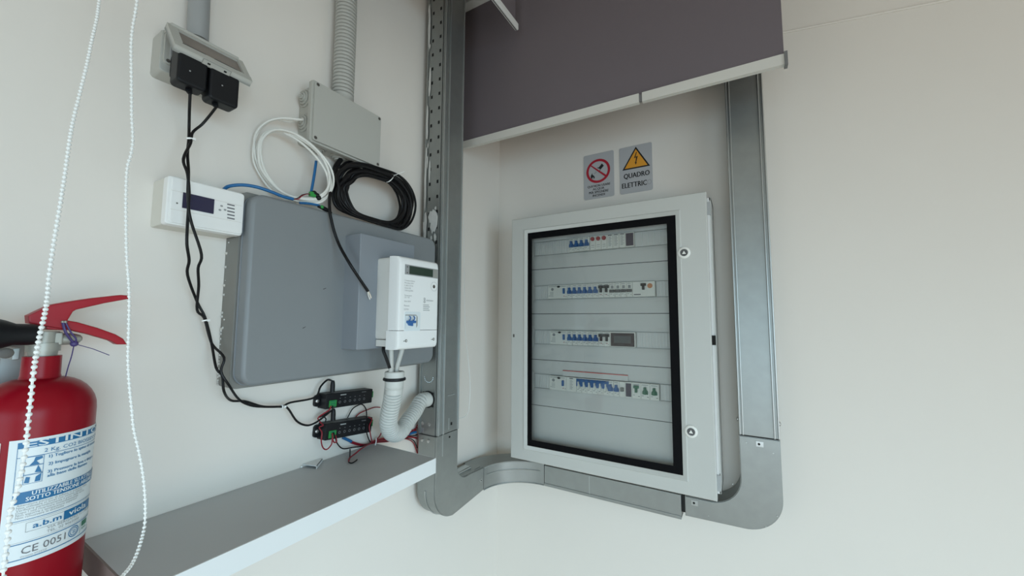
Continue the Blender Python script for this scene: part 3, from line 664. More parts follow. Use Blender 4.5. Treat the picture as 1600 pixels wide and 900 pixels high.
# junction box
jy0, jy1, jz0, jz1, jd = -.828, -.648, .376, .510, .060
r = thing('junction_box', 'pale grey rectangular junction box under the ribbed conduit', 'junction box', (0, -.74, jz0))
m = MB().prism(FA, rrect(jy0+.004, jy1-.004, jz0+.004, jz1-.004, .006, 3), 0, .048, 'plastic_grey', 0); m.build('box_body', r)
m = MB().prism(FA, rrect(jy0-.002, jy1+.002, jz0-.002, jz1+.002, .005, 3), .043, .054, 'plastic_grey', .0015); m.prism(FA, rrect(jy0+.002, jy1-.002, jz0+.002, jz1-.002, .005, 3), .052, jd, 'plastic_grey_lid', .0012)
jl = m.build('lid', r)
for y, z in ((jy0+.008, jz0+.008), (jy1-.008, jz0+.008), (jy0+.008, jz1-.008), (jy1-.008, jz1-.008)):
    m = MB().lathe((jd-.001, y, z), (1, 0, 0), [(.0038, 0), (.0036, .0014), (.003, .0018)], 'screw', 14); m.fbox(FA, y-.0025, y+.0025, z-.0004, z+.0004, jd+.0006, jd+.0012, 'hole'); m.build('lid_screw', jl)
def grommet(o, ax):
    m = MB()
    for rr_, h in ((.020, .003), (.0150, .006), (.010, .009), (.0055, .012)): m.lathe(o, ax, [(rr_, 0), (rr_, h-.0006), (rr_-.0012, h), (rr_-.003, h), (rr_-.0035, h-.001)], 'plastic_grey', 24)
    m.build('cable_grommet', r)
for z in (.480, .424): grommet((.0225, jy0+.004, z), (0, -1, 0))
for y in (-.792, -.738, -.684): grommet((.0225, y, jz0+.004), (0, 0, -1))
# upper corrugated conduit
def corr(pts, r0, amp, pitch, k, seg=20):
    p = even(pts, pitch/6); return MB().tube(p, [r0+amp*(1, 1.05, .7, -1.1, .7, 1.05)[i % 6] for i in range(len(p))], k, seg)
m_pts = smooth([V3((.030, PA(536.5, 139, .030).y, jz1+.006)), PA(538, 100, .030), PA(540.5, 40, .029), PA(541.5, 0, .029), PA(543, -60, .029), PA(544, -130, .029)], 12)
r = thing('corrugated_conduit', 'ribbed beige conduit rising from the top of the junction box', 'conduit', m_pts[0])
q = corr(m_pts, .0216, .0024, .0088, 'conduit_cream', 28); q.build('ribbed_tube', r)
m = MB().lathe(V3((.030, m_pts[0].y, jz1-.006)), (0, 0, 1), [(.0235, 0), (.0235, .016), (.0215, .022)], 'conduit_cream', 24); m.build('end_collar', r)
# smooth conduit over the socket
pts = [PA(309, 62, .024), PA(311.5, 0, .024), PA(314, -80, .024), PA(318, -180, .024)]
tag(MB().tube(smooth(pts, 6), .0155, 'conduit_grey', 24).build('rigid_conduit', None, pts[0]), 'smooth round grey conduit rising above the wall socket', 'conduit')
# wall socket with raised lid
sy0, sy1, sz0, sz1 = -1.072, -.975, .397, .468
r = thing('wall_socket', 'grey surface wall socket with its lid propped open over two black adapters', 'power socket', (0, -1.02, sz0))
m = MB().prism(FA, rrect(sy0, sy1, sz0, sz1, .006, 3), 0, .036, 'plastic_grey_lid', .003); m.prism(FA, rrect(sy0+.004, sy1-.004, sz0+.014, sz1-.004, .006, 3), .034, .040, 'plastic_grey_lid', .001)
m.lathe((.04, sy0+.010, sz0+.019), (1, 0, 0), [(.0028, 0), (.0028, .0006)], 'screw', 10); m.build('socket_body', r)
m = MB().prism(FA, rrect(sy0+.011, sy1-.011, sz0+.022, sz1-.008, .003, 2), .039, .043, 'module_grey', .001); m.build('socket_insert', r)
# lid: tilted frame from the hinge (x .060) to the lower front edge (x .102)
hp = V3((.060, 0, .467)); lp = V3((.101, 0, .415)); ud = (lp-hp).normalized(); nd = V3((-ud.z, 0, ud.x)).normalized()
if nd.x < 0: nd = -nd
LL = (lp-hp).length
def FL(u, v, d_): return V3((hp.x, u, hp.z)) + ud*(LL-v) + nd*d_      # v grows up towards the hinge
m = MB(); a0, a1 = sy0-.001, -.965
oq_ = [(a0, 0), (a1, 0), (a1, LL), (a0, LL)]; iq = [(a0+.012, .014), (a1-.010, .014), (a1-.010, LL-.008), (a0+.012, LL-.008)]
m.ring(FL, oq_, oq_, -.011, 'plastic_grey_lid', 0); m.ring(FL, oq_, iq, 0, 'plastic_grey_lid', .0005); m.ring(FL, iq, iq, .0005, 'plastic_grey_lid', -.004); m.ring(FL, oq_, iq, -.002, 'plastic_grey_lid', -.004); m.ring(FL, oq_, oq_, -.011, 'plastic_grey_lid', -.0115)
m.add([FL(u, v, -.011) for u, v in oq_]+[FL(u, v, -.011) for u, v in offset(oq_, .002)], [[i, (i+1) % 4, 4+(i+1) % 4, 4+i] for i in range(4)], 'plastic_grey_lid')
m.add([FL(a0, 0, 0), FL(a1, 0, 0), FL(a1, .012, .001), FL(a0, .012, .001)], [[0, 1, 2, 3]], 'plastic_grey_lid')
m.box((.036, a0+.004, .460), (.062, a1-.006, .470), 'plastic_grey_lid', .002)
ld = m.build('socket_lid', r)
m = MB().plate(FL, iq, -.003, 'socket_window'); m.plate(FL, iq, -.0045, 'socket_window'); m.build('lid_window', ld)
m = MB(); lu0, lu1 = (a0+a1)/2-.018, (a0+a1)/2+.022
def FLf(u, v, d_): return FL(u, 0, -v) - ud*0 + ud*d_       # lower rim face
m.add([FLf(lu0, .0005, .0006), FLf(lu1, .0005, .0006), FLf(lu1, .0105, .0006), FLf(lu0, .0105, .0006)], [[0, 1, 2, 3]], 'plastic_grey_dark')
m.add([FLf(lu0+.001, .0015, .0009), FLf(lu1-.001, .0015, .0009), FLf(lu1-.001, .0095, .0009), FLf(lu0+.001, .0095, .0009)], [[0, 1, 2, 3]], 'plastic_grey_lid')
for u in (lu0+.007, lu1-.010): m.add([FLf(u, .004, .0012), FLf(u+.004, .004, .0012), FLf(u+.004, .007, .0012), FLf(u, .007, .0012)], [[0, 1, 2, 3]], 'hole')
m.build('lid_latch', ld)
# adapters
ca = [(297, 146), (296, 170), (295.5, 194), (295, 217), (293, 240), (294.5, 269, ), (293.5, 301), (294.5, 323), (293, 349), (292, 381), (295.5, 407), (293, 429.6), (308, 471.6), (320.5, 496.5), (330, 534), (337.6, 574), (347, 587), (350, 611.7), (361, 625.7), (382.7, 627), (410.7, 635), (440, 635), (454, 629), (491.7, 621), (501, 604), (512, 593.5), (520, 596)]
cb = [(338, 167), (328, 180), (315.5, 194.5), (301, 207), (297.7, 223.5), (286.5, 249), (293, 272), (295.5, 301), (294.5, 323.5), (299.4, 349), (314.8, 397.7), (309.6, 418.7), (310.5, 446.7), (308, 484), (319, 496.5), (326.7, 524.5), (333, 540), (350, 558.8), (345.4, 580.5), (357.8, 602), (373.4, 624), (392, 633.5), (413.9, 635.6), (440, 635.6), (449.7, 638), (463.7, 658), (479, 664.6), (492, 661), (505, 652), (516, 643), (521, 640)]
def depth_for(px, py, extra=0):
    if py < 200: x = .092-(py-146)/54*.045
    elif py < 262: x = .047+(py-200)/62*.034
    elif py < 390: x = .083
    elif py < 470: x = .083-(py-390)/80*.063
    elif px > 334 and px < 385 and py < 620: x = .052
    else: x = .02
    return max(.006, x)+extra
spec_ = ((278, 325, 78, 148, 'left one of the two black plug-in adapters under the socket lid', ca, 297), (323, 371, 104, 167, 'right one of the two black plug-in adapters under the socket lid', cb, 343))
for n_, (x0, x1, y0, y1, lab, path, ex) in enumerate(spec_):
    fx = .094; ya, yb = ((-1.066, -1.027) if n_ == 0 else (-1.024, -.981)); zt, zb = .432, (.364 if n_ == 0 else .358)
    r = thing('power_adapter', lab, 'power adapter', (.04, (ya+yb)/2, zb), 'black adapters plugged in the wall socket')
    m = MB().prism(FA, rrect(ya, yb, zb, zt-.004, .006, 4), .068, fx, 'black_plastic', .004, seg=3); m.prism(FA, rrect(ya+.006, yb-.006, zb+.022, zt-.006, .006, 4), .043, .069, 'black_plastic', .002)
    m.lathe((fx, (ya+yb)/2-.004, .387), (1, 0, 0), [(.0012, 0), (.001, .0004)], 'module_grey', 8); m.build('adapter_housing', r)
    st = PA(path[0][0], path[0][1], .085); top = V3((.075, st.y, zb+.003))
    m = MB().tube([top, top.lerp(st, .5), st], [.0045, .0038, .0026], 'black_plastic', 12)
    for k_ in range(3): q_ = top.lerp(st, .35+.2*k_); m.tube([q_, q_+(st-top).normalized()*.0012], .0046-.0005*k_, 'black_plastic', 12)
    m.build('strain_relief', r)
    off = .0 if n_ == 0 else .0042
    pts = [st]+[PA(p[0], p[1], depth_for(p[0], p[1], off)) for p in path[1:]]
    pts[-1] = PA(path[-1][0], path[-1][1], .024)
    m = MB().tube(smooth(pts, 5), .0021, 'black_cable', 8); m.build('adapter_cable', r)
    e = pts[-1]; m = MB().lathe(V3((e.x, e.y, e.z+.002)), (0, 0, -1), [(.003, 0), (.0045, .004), (.0052, .010), (.0052, .026)], 'black_plastic', 14); m.build('barrel_plug', r)
for px, py, w_, lab in ((297.5, 217, 9, 'tiny white cable tie just below the two adapters'), (319.5, 500.5, 10, 'small white cable tie on the black leads beside the grey cabinet'), (440, 635.5, 8, 'small white cable tie where the black leads part near the black controllers')):
    c = PA(px, py, depth_for(px, py)+.002); t_ = V3((0, .25, -1)).normalized() if py < 600 else V3((0, 1, 0))
    if py < 300: c = PA(px-1, py, depth_for(px, py)+.002)
    m = MB(); m.tube([c-t_*.0012, c+t_*.0012], .0046, 'chain_white', 12); m.box(c+V3((.002, .002, -.002)), c+V3((.007, .006, .002)), 'chain_white', .0005)
    tag(m.build('cable_tie', None, c), lab, 'cable tie', 'cable ties on the adapter leads')
# intercom
iy0, iy1, iz0, iz1 = -1.056, -.949, .147, .226
r = thing('intercom_panel', 'white wall intercom panel with a dark blue screen left of the grey cabinet', 'intercom', (0, -1.0, iz0))
m = MB().prism(FA, rrect(iy0, iy1, iz0, iz1-.002, .003, 2), 0, .047, 'intercom_base', .001); m.build('back_housing', r)
ID = .063
m = MB().prism(FA, rrect(iy0-.001, iy1+.001, iz0-.001, iz1-.002, .005, 3), .046, ID-.002, 'intercom_white', .003)
m.prism(FA, rrect(iy0+.004, iy1, iz0+.002, iz1-.004, .004, 3), ID-.004, ID, 'intercom_white', .0015)
d = ID+.0005; f_ = lambda px, py: (PA(px, py, ID).y, PA(px, py, ID).z)
c = f_(276.5, 317.5); m.plate(FA, circ(c[0], c[1], .0013, 10), d, 'screw')
for k_ in range(5):
    a_, b_ = f_(355, 319+k_*5.3), f_(366.5, 320.5+k_*5.3); m.fbox(FA, a_[0], b_[0], a_[1]-.0011, a_[1]+.0011, ID-.001, d, 'print_grey')
c = f_(347, 326)
for k_ in range(3):
    aa = math.radians(90+120*k_+15); m.plate(FA, [(c[0]+.0045*math.cos(aa)+.0022*math.cos(t_), c[1]+.0045*math.sin(aa)+.0018*math.sin(t_)) for t_ in [2*math.pi*i/8 for i in range(8)]], d, 'print_pale')
for z in (.20, .170): m.fbox(FA, iy0+.004, iy1-.003, z-.0002, z+.0002, ID, ID+.0003, 'label_cream')
m.build('front_cover', r)
a_, b_, c_, e_ = f_(286, 301), f_(335, 311), f_(334, 334.5), f_(285, 325)
zt, zb = (a_[1]+b_[1])/2, (c_[1]+e_[1])/2
m = MB().fbox(FA, a_[0], b_[0], zb, zt, ID-.001, ID+.0012, 'screen_navy', .0004); m.build('screen', r)

# ================================================================== CABLES UNDER THE JUNCTION BOX
# white coil
base = [(470.7, 187), (442, 184.5), (417.8, 190), (400.8, 207), (397, 231.8), (403.6, 258), (421.6, 284.7), (442, 301.7), (463, 311), (485.8, 314.5), (508.4, 309), (519.8, 292), (519.8, 271.4), (508.4, 248.8), (485.8, 226), (463, 211), (436.7, 201.6), (416, 207), (405.5, 222), (404, 245), (409, 265), (427, 289), (446, 303), (467, 309), (490, 309), (508, 300), (515, 283), (511, 262), (497, 239), (474, 220), (450, 208), (430, 205), (412, 213), (401, 232), (402, 255), (416, 280), (438, 301), (460, 313), (485, 318), (503, 315), (514, 303), (517, 285), (511, 260), (495, 234), (470, 214), (446, 204), (425, 204), (410, 218), (407.5, 240), (415, 268), (436, 296), (462, 309), (489, 312), (507, 304), (513, 290), (509, 268), (492, 243), (468, 221), (444, 207)]
def cx(px, i): return .012+max(0, min(1, (px-400)/110))*.058+.004*(i % 3)
pts = [V3((.024, jy0-.002, .432))]+[PA(p[0], p[1], cx(p[0], i//9)) for i, p in enumerate(base)]
r = thing('cable_coil', 'loose coil of thin white cable hanging beside the junction box', 'cable', PA(460, 250, .02))
MB().tube(smooth(pts, 5), .0024, 'white_cable', 8).build('cable_loops', r)
p2 = [V3((.026, jy0-.002, .428)), PA(455, 190, .03), PA(430, 187, .02), PA(412, 196, .014), PA(402, 210, .012), PA(396, 228, .012), PA(396, 250, .012), PA(404, 270, .012), PA(420, 293, .02), PA(440, 309, .03), PA(463, 317, .035)]
MB().tube(smooth(p2, 5), .0019, 'white_cable', 8).build('cable_loops', r)
c = PA(407.5, 254, .018); MB().tube([c+V3((0, -.006, .002)), c+V3((.004, 0, .0)), c+V3((0, .006, -.002))], .0022, 'chain_white', 8).build('tape_wrap', r)
# blue cable from the intercom
p3 = pathA([(350, 296, .03), (358, 291, .04), (378, 289, .05), (400, 292, .06), (422, 299, .066), (442, 307, .069), (458, 311, .070)])
r = thing('blue_cable', 'blue cable arching from the intercom to the white coil', 'cable', p3[0])
MB().tube(smooth(p3, 6), .0031, 'blue_cable', 10).build('cable_sheath', r)
for k_, cc in enumerate((('red_wire', 0), ('black_cable', 2))):
    q_ = pathA([(458, 311+cc[1]*.5, .070), (466, 311-cc[1], .072), (472, 306-cc[1]*.6, .074), (480, 303, .074), (486, 304, .074)])
    MB().tube(smooth(q_, 5), .0010, cc[0], 6).build('stripped_wire', r)
p4 = pathA([(494, 252, .045), (491.5, 270, .05), (489, 285, .055), (486.5, 299, .062)])
r = thing('blue_cable', 'short upright blue cable inside the white coil above the grey cabinet', 'cable', p4[0])
MB().tube(smooth(p4, 6), .0028, 'blue_cable', 10).build('cable_sheath', r)
p5 = pathA([(468, 317, .062), (482, 318, .064), (494, 320, .066), (500, 322, .068)])
cable('blue_cable', p5, .0026, 'blue_cable', 'blue cable stub lying on the grey cabinet under the white coil', 'cable')
c = PA(488, 304, .072)
r = thing('wire_connector', 'small green and black wire connector resting in the white coil', 'connector', c)
MB().box(c+V3((-.004, -.006, -.005)), c+V3((.004, .006, .005)), 'green_terminal', .001).build('terminal', r)
m = MB(); 
for dx_, dz_ in ((.004, .004), (.010, .001), (.014, -.003)): m.ball(c+V3((0, dx_, dz_)), .0055, 'black_plastic', 2)
m.build('connector_shell', r)
c = PA(505, 325, .072)
r = thing('wire_connector', 'small dark plug with green tip lying between white and black coils', 'connector', c)
MB().tube([c+V3((0, -.012, 0)), c, c+V3((0, .010, -.003)), c+V3((0, .02, -.006))], [.002, .0045, .0045, .002], 'black_plastic', 10).build('connector_shell', r)
MB().ball(c+V3((.002, -.004, .001)), .004, 'green_terminal', 2).build('terminal', r)
# black coil
outer_ = [(526, 272), (540, 259), (562, 255.5), (598, 264.8), (623.5, 275), (640, 292), (648, 312), (647.8, 331), (640, 349), (627.8, 359), (606, 354), (585.5, 348), (563, 341), (545, 334), (528.5, 325), (521, 311), (520, 292)]
inner_ = [(550, 284), (558, 276), (572, 274.5), (590, 280), (606, 288), (618, 301), (624, 313), (625.6, 326), (621.5, 340), (611, 347), (598, 346), (580, 341), (565, 336), (554, 329), (547.5, 316), (545, 303), (546, 292)]
r = thing('cable_coil', 'thick bundled coil of black cable on top of the grey cabinet', 'cable', PA(585, 310, .03))
rnd = random.Random(3)
m = MB()
for k_ in range(15):
    t_ = (k_+.5)/15; xx = .022+.05*abs(math.sin(k_*2.4)); ph = rnd.random()*6
    lp_ = []
    for i, (a_, b_) in enumerate(zip(outer_, inner_)):
        tt = min(1.03, max(-.02, t_+.16*math.sin(ph+i*.55)+.04*rnd.random())); lp_.append(PA(a_[0]+(b_[0]-a_[0])*tt, a_[1]+(b_[1]-a_[1])*tt, xx+.005*math.sin(ph*2+i)))
    m.tube(smooth(lp_, 4, True), .0032, 'black_cable', 8, closed=True)
m.build('cable_loops', r)
m = MB().tube(smooth([V3((.03, -.738, jz0-.004)), PA(524, 262, .035), PA(522, 280, .04), PA(523, 300, .045), PA(533, 322, .05)], 6), .0058, 'black_cable', 10)
m.tube(smooth([V3((.03, -.738, jz0-.002)), PA(530, 262, .03), PA(545, 253, .03), PA(570, 258, .03), PA(592, 262, .04)], 6), .0030, 'black_cable', 8)
m.build('cable_feed', r)
m = MB().tube(smooth(pathA([(601, 284.5, .05), (607, 284, .082), (613, 279, .086), (616.5, 273, .05)]), 5), .0012, 'chain_white', 6); m.tube(smooth(pathA([(616, 274, .07), (624, 271, .08), (632, 268, .085)]), 4), .0008, 'chain_white', 5); m.build('cable_tie', r)
# hanging black cable with bare ends
ph_ = pathA([(527, 262, .04), (521, 284, .06), (515.5, 302, .075), (515, 327, .088), (518, 345, .092), (522, 361, .095), (528, 378, .1), (535, 392.5, .115), (547, 413, .137), (560, 433, .140), (575, 455, .140)])
r = thing('black_cable', 'single black cable hanging in front of the grey cabinet with bare ends', 'cable', ph_[0])
MB().tube(smooth(ph_, 6), .0031, 'black_cable', 10).build('cable_sheath', r)
m = MB(); m.tube(smooth(pathA([(575, 454, .140), (578, 460, .141), (580, 466, .142)]), 4), .0016, 'copper', 6); m.tube(smooth(pathA([(575, 454, .140), (575.5, 461, .139), (578, 468, .138)]), 4), .0012, 'white_cable', 6); m.build('bare_wire', r)
# cables from meter into the coupling
hx = .155
for off, k_, lab in ((-.004, 0, 'thick pale grey cable under the meter, left of the pair'), (.014, 1, 'thick pale grey cable under the meter, right of the pair')):
    b_ = PA(611+17*k_, 546, hx+.004*k_); t_ = PA(611+9*k_, 574, hx+.002)
    cable('grey_cable', [V3((b_.x, b_.y, -.056)), b_, b_.lerp(t_, .5), t_, PA(611+7*k_, 590, hx)], .0056, 'grey_cable', lab, 'cable', 'grey cables leaving the meter', 10)
cable('black_cable', [PA(601, 532, .142), PA(599, 546, .150), PA(603, 558, .155), PA(609, 575, hx+.004)], .0036, 'black_cable', 'short black cable curving out below the left side of the meter', 'cable')
# hose
hp_ = pathA([(616.5, 588, hx), (616, 600, hx), (613, 625, .14), (609, 645, .125), (607, 662, .110), (613, 676, .095), (625, 675, .080), (637, 658, .068), (648, 643, .060)]) + [V3((.055, YA0-.030, -.232+.006)), V3((.055, YA0-.004, -.226))]
hs = smooth(hp_, 14)
r = thing('corrugated_hose', 'pale ribbed hose bending from under the meter into the metal trunking', 'conduit', hp_[0])
corr(hs[14:], .0174, .0029, .0078, 'hose_pale', 28).build('ribbed_tube', r)
ax = (hp_[0]-hp_[1]).normalized()
m = MB().lathe(hp_[1], ax, [(.0185, -.022), (.0195, -.016), (.0185, -.012), (.0202, -.010), (.0188, -.007), (.0200, -.004), (.0205, .004), (.0205, .012), (.0215, .014), (.0215, .026), (.0195, .028), (.0175, .028), (.0175, .018)], 'hose_pale', 28); m.build('coupling', r)
m = MB().lathe(hp_[1]+ax*.007, ax, [(.0205, 0), (.0242, .0015), (.0250, .004), (.0242, .0065), (.0205, .008)], 'black_plastic', 28); m.build('seal_ring', r)
m = MB(); e = V3((.055, YA0-.002, -.226)); m.lathe(e, (0, -1, 0), [(.0235, 0), (.0235, .001)], 'hole', 24); m.lathe(e, (0, -1, .05), [(.0195, .0), (.0200, .006), (.0195, .024), (.018, .026)], 'hose_pale', 24)
for i in range(4):
    a = math.radians(45+90*i); m.box(e+V3((.024*math.cos(a)-.003, -.002, .024*math.sin(a)-.003)), e+V3((.024*math.cos(a)+.003, 0, .024*math.sin(a)+.003)), 'hole')
m.build('end_fitting', r)

# ================================================================== CONTROLLERS
def controller(px, tl, tr, bl_, br_, label):
    # four front corners in the picture, front plane .030 off the wall
    D0, D1 = .002, .030
    q = [PA(*p, D1) for p in (bl_, br_, tr, tl)]; pts = [(p.y, p.z) for p in q]; c = sum((p for p in q), V3())/4
    r = thing('led_controller', label, 'controller', V3((0, c.y, c.z)), 'black wall controllers under the grey cabinet')
    U_ = (q[1]-q[0]).normalized(); W_ = (q[1]-q[0]).length; H_ = (q[3]-q[0]).length; N_ = V3((1, 0, 0)); V_ = N_.cross(U_); O_ = q[0]
    def FC(u, v, d_): return V3((0, O_.y, O_.z)) + U_*u + V_*v + N_*d_
    m = MB().prism(FC, rrect(0, W_, 0, H_, .002, 2), D0, D1, 'black_plastic', .0015)
    m.prism(FC, rrect(-.012, .004, H_*.12, H_*.88, [.006, 0, 0, .006], 3), D0, .008, 'black_plastic', .001); m.prism(FC, rrect(W_-.002, W_+.004, H_*.1, H_*.9, .001, 2), D0, .02, 'black_plastic', .001)
    d_ = D1+.0004
    m.fbox(lambda u, v, dd: V3((u, v, dd)), 0, 0, 0, 0, 0, 0, 'hole') if False else None
    def pl(u0, u1, v0, v1, k): m.add([FC(u0, v0, d_), FC(u1, v0, d_), FC(u1, v1, d_), FC(u0, v1, d_)], [[0, 1, 2, 3]], k)
    pl(W_*.28, W_*.40, H_*.80, H_*.87, 'print_pale'); pl(W_*.74, W_*.84, H_*.84, H_*.88, 'print_grey')
    for i in range(6):
        cu = W_*(.28+.105*i); cv = H_*.36
        o_ = circ(cu, cv, H_*.085, 12); i_ = circ(cu, cv, H_*.055, 12); m.ring(FC, o_, i_, d_, 'print_grey'); pl(cu-.0016, cu+.0016, H_*.60, H_*.635, 'print_grey')
    m.build('controller_housing', r)
    for (u0, u1) in ((.008, .026), (W_-.004, W_+.006)):
        t_ = MB(); d2 = D1+.002 if u0 < .02 else .026; h0_, h1_ = (H_*.10, H_*.55) if u0 < .02 else (H_*.35, H_*.80)
        t_.prism(FC, rrect(u0, u1, h0_, h1_, .001, 2), .012, d2, 'green_terminal', .0008)
        for j in range(3):
            vv = h0_+(h1_-h0_)*(j+.5)/3; t_.add([FC(u0+.002, vv-.0014, d2+.0003), FC(u1-.003, vv-.0014, d2+.0003), FC(u1-.003, vv+.0014, d2+.0003), FC(u0+.002, vv+.0014, d2+.0003)], [[0, 1, 2, 3]], 'label_green')
        t_.build('terminal_block', r)
    s_ = MB().lathe(FC(-.006, H_*.5, .008), (1, 0, 0), [(.0045, 0), (.004, .002), (.002, .003)], 'screw_steel', 12); s_.build('mounting_screw', r)
    return FC, W_, H_
FC1, W1, H1 = controller(0, (509, 616), (581, 605), (508, 640), (581, 629), 'small black controller box with green terminals, the upper of two')
FC2, W2, H2 = controller(1, (508, 663), (580, 650.5), (507, 689), (580, 675), 'small black controller box wrapped in red wires, the lower of two')
WG = 'loose red and black wires around the controllers'
wires = [
 ('red_wire', [(517, 634, .034), (515, 640, .034), (506, 646, .03), (497, 653, .02), (500, 659, .02), (505, 664, .03)], 'dull red wire linking the left ends of the two controllers'),
 ('black_cable', [(520, 634, .034), (519, 640, .034), (511, 645, .03), (500, 652, .02), (503, 650, .02), (509, 654, .02), (508, 660, .02)], 'black wire linking the left ends of the two controllers'),
 ('red_wire', [(505, 665, .028), (499, 668, .02), (503, 676, .034), (502, 690, .034), (505, 700, .03), (511, 702, .03), (518, 694, .034), (519, 684, .034)], 'red wire looping under the left end of the lower controller'),
 ('black_cable', [(521, 676, .034), (524, 684, .034), (527, 693, .03), (536, 701, .02), (552, 699, .015), (568, 697, .012), (580, 691, .012)], 'black wire sagging from the lower controller to the red bundle'),
 ('red_wire', [(519, 677, .034), (521, 690, .034), (526, 690, .034), (524, 680, .034)], 'red wire loop at the lower left terminal'),
 ('black_cable', [(543, 653, .01), (550, 640, .01), (558, 634, .01), (566, 632, .012), (572, 640, .02), (573, 655, .03), (575, 663, .03)], 'black wire arching between the two controllers'),
 ('red_wire', [(556, 651, .008), (563, 645, .008), (575, 640, .008), (585, 636.5, .008), (594, 636.5, .010)], 'dark red wire running from lower controller behind the ribbed hose'),
 ('red_wire', [(576, 652, .03), (581, 656, .03), (577, 666, .034), (579, 680, .034), (581, 690, .02)], 'red wire dropping from the right end of the lower controller'),
 ('black_cable', [(574, 662, .032), (573, 676, .032), (577, 688, .02), (580, 692, .012)], 'black wire dropping from the right end of the lower controller'),
]
for k_, p_, lab in wires: cable('loose_wire', pathA(p_), .0014, k_, lab, 'wire', WG)
r = thing('blue_cable', 'blue-sleeved cable passing below the lower controller', 'cable', PA(545, 690, .008), None)
MB().tube(smooth(pathA([(536, 684, .005), (543, 687, .006), (549, 690, .007)]), 4), .0034, 'blue_cable', 10).build('cable_sleeve', r)
m = MB()
for i in range(3): m.tube(smooth(pathA([(548, 689+i*1.5, .007), (560, 693+i*1.3, .008), (570, 694.5+i, .009), (582, 692, .012)]), 4), .0014, 'red_wire', 6)
m.build('inner_wires', r)
r = thing('wire_bundle', 'bundle of red wires running behind the shelf end into the trunking', 'wire', PA(600, 688, .012))
m = MB()
for i in range(7):
    o_ = (i-3)*1.1
    m.tube(smooth(pathA([(579, 692+o_*.4, .012), (590, 689+o_*.7, .014), (604, 687+o_, .014), (620, 684+o_, .014), (634, 682+o_*1.1, .012), (646, [676, 672, 681, 683, 684, 688, 692][i], .008), (652, [664, 668, 679, 684, 686, 700, 708][i], .006)]), 5), .0014, 'black_cable' if i in (2, 5) else 'red_wire', 6)
m.tube(smooth(pathA([(583, 691, .012), (592, 683, .014), (596, 676, .016)]), 4), .0016, 'red_wire', 6)
for i in range(3): m.tube(smooth(pathA([(655, 655-i, .003), (654.5, 668, .003+.002*i), (653.5, 690, .003+.002*i), (653, 710, .003)]), 4), .0016, 'red_wire', 6)
m.build('red_wires', r)
m = MB().tube(smooth(pathA([(640, 678, .010), (646, 676, .009), (650, 675, .008)]), 3), .0034, 'blue_cable', 10); m.build('blue_sleeve', r)
m = MB(); 
for px, py in ((617, 683.5), (584, 690)):
    c = PA(px, py, .015); m.tube([c+V3((.006, 0, -.008)), c+V3((.0065, .002, 0)), c+V3((.004, .004, .008))], .0012, 'chain_white', 6)
m.build('cable_tie', r)
cable('loose_wire', pathA([(652, 657, .006), (645, 661, .010), (640, 670, .014), (634, 678, .014)]), .0014, 'black_cable', 'black wire curving beside the trunking above the red bundle', 'wire', WG)
cable('loose_wire', pathA([(637, 657, .008), (634, 664, .012), (637, 670, .012), (644, 672, .01), (651, 672, .008)]), .0014, 'red_wire', 'short dark red wire under the ribbed hose end', 'wire', WG)
sp = lambda px, py, up_=.0: (lambda d_: CAM+d_*((-.319+up_-CAM.z)/d_.z))(ray(px, py))
cable('loose_wire', [PA(580, 692, .014), sp(566, 700, .012), sp(556, 708, .006), sp(546, 716, .004), sp(545, 722, .002)], .0016, 'red_wire', 'red wire end reaching down onto the shelf', 'wire', WG)
cable('loose_wire', [sp(547, 702, .012), sp(546.5, 716, .003), sp(545, 722, .002), sp(550, 723.5, .002), sp(556, 720, .002), sp(558, 718, .002)], .0014, 'black_cable', 'black wire end hooked on the shelf top', 'wire', WG)

# ================================================================== SHELF
r = thing('wall_shelf', 'grey-topped wall shelf with a white front edge', 'shelf', (0, -.84, -.352))
m = MB().box((0.001, -1.100, -.351), (.2065, -.588, -.319), 'shelf_top', 0); m.build('shelf_board', r)
m = MB().box((.2066, -1.100, -.352), (.2090, -.588, -.3188), 'shelf_white', .0004); m.box((.001, -.5885, -.352), (.209, -.587, -.3188), 'shelf_white', 0); m.build('edge_band', r)
m = MB().box((.001, -1.1025, -.352), (.2085, -1.100, -.3192), 'shelf_core', 0); m.build('raw_end', r)
# small plastic clip on the shelf
c0, c1, c2, c3 = sp(473, 725, .007), sp(495, 728, .007), sp(504, 717, .007), sp(484, 714, .007)
r = thing('plastic_clip', 'small white plastic angle clip lying on the shelf', 'clip', c0)
m = MB(); tt = V3((0, 0, .0015)); dn = V3((0, 0, -.0065)); sh = (c0-c1).normalized()*.0015
m.add([p-tt for p in (c0, c1, c2, c3)]+[c0, c1, c2, c3], [[3, 2, 1, 0], [4, 5, 6, 7], [0, 1, 5, 4], [1, 2, 6, 5], [2, 3, 7, 6], [3, 0, 4, 7]], 'shelf_white')
m.add([c1, c2, c2+dn, c1+dn, c1+sh, c2+sh, c2+dn+sh, c1+dn+sh], [[0, 1, 2, 3], [7, 6, 5, 4], [0, 4, 5, 1], [2, 6, 7, 3], [0, 3, 7, 4], [1, 5, 6, 2]], 'shelf_white')
m.build('clip_plate', r); MB().ball(c0+V3((.001, -.003, -.0045)), .0025, 'chain_white', 2).build('clip_foot', r)

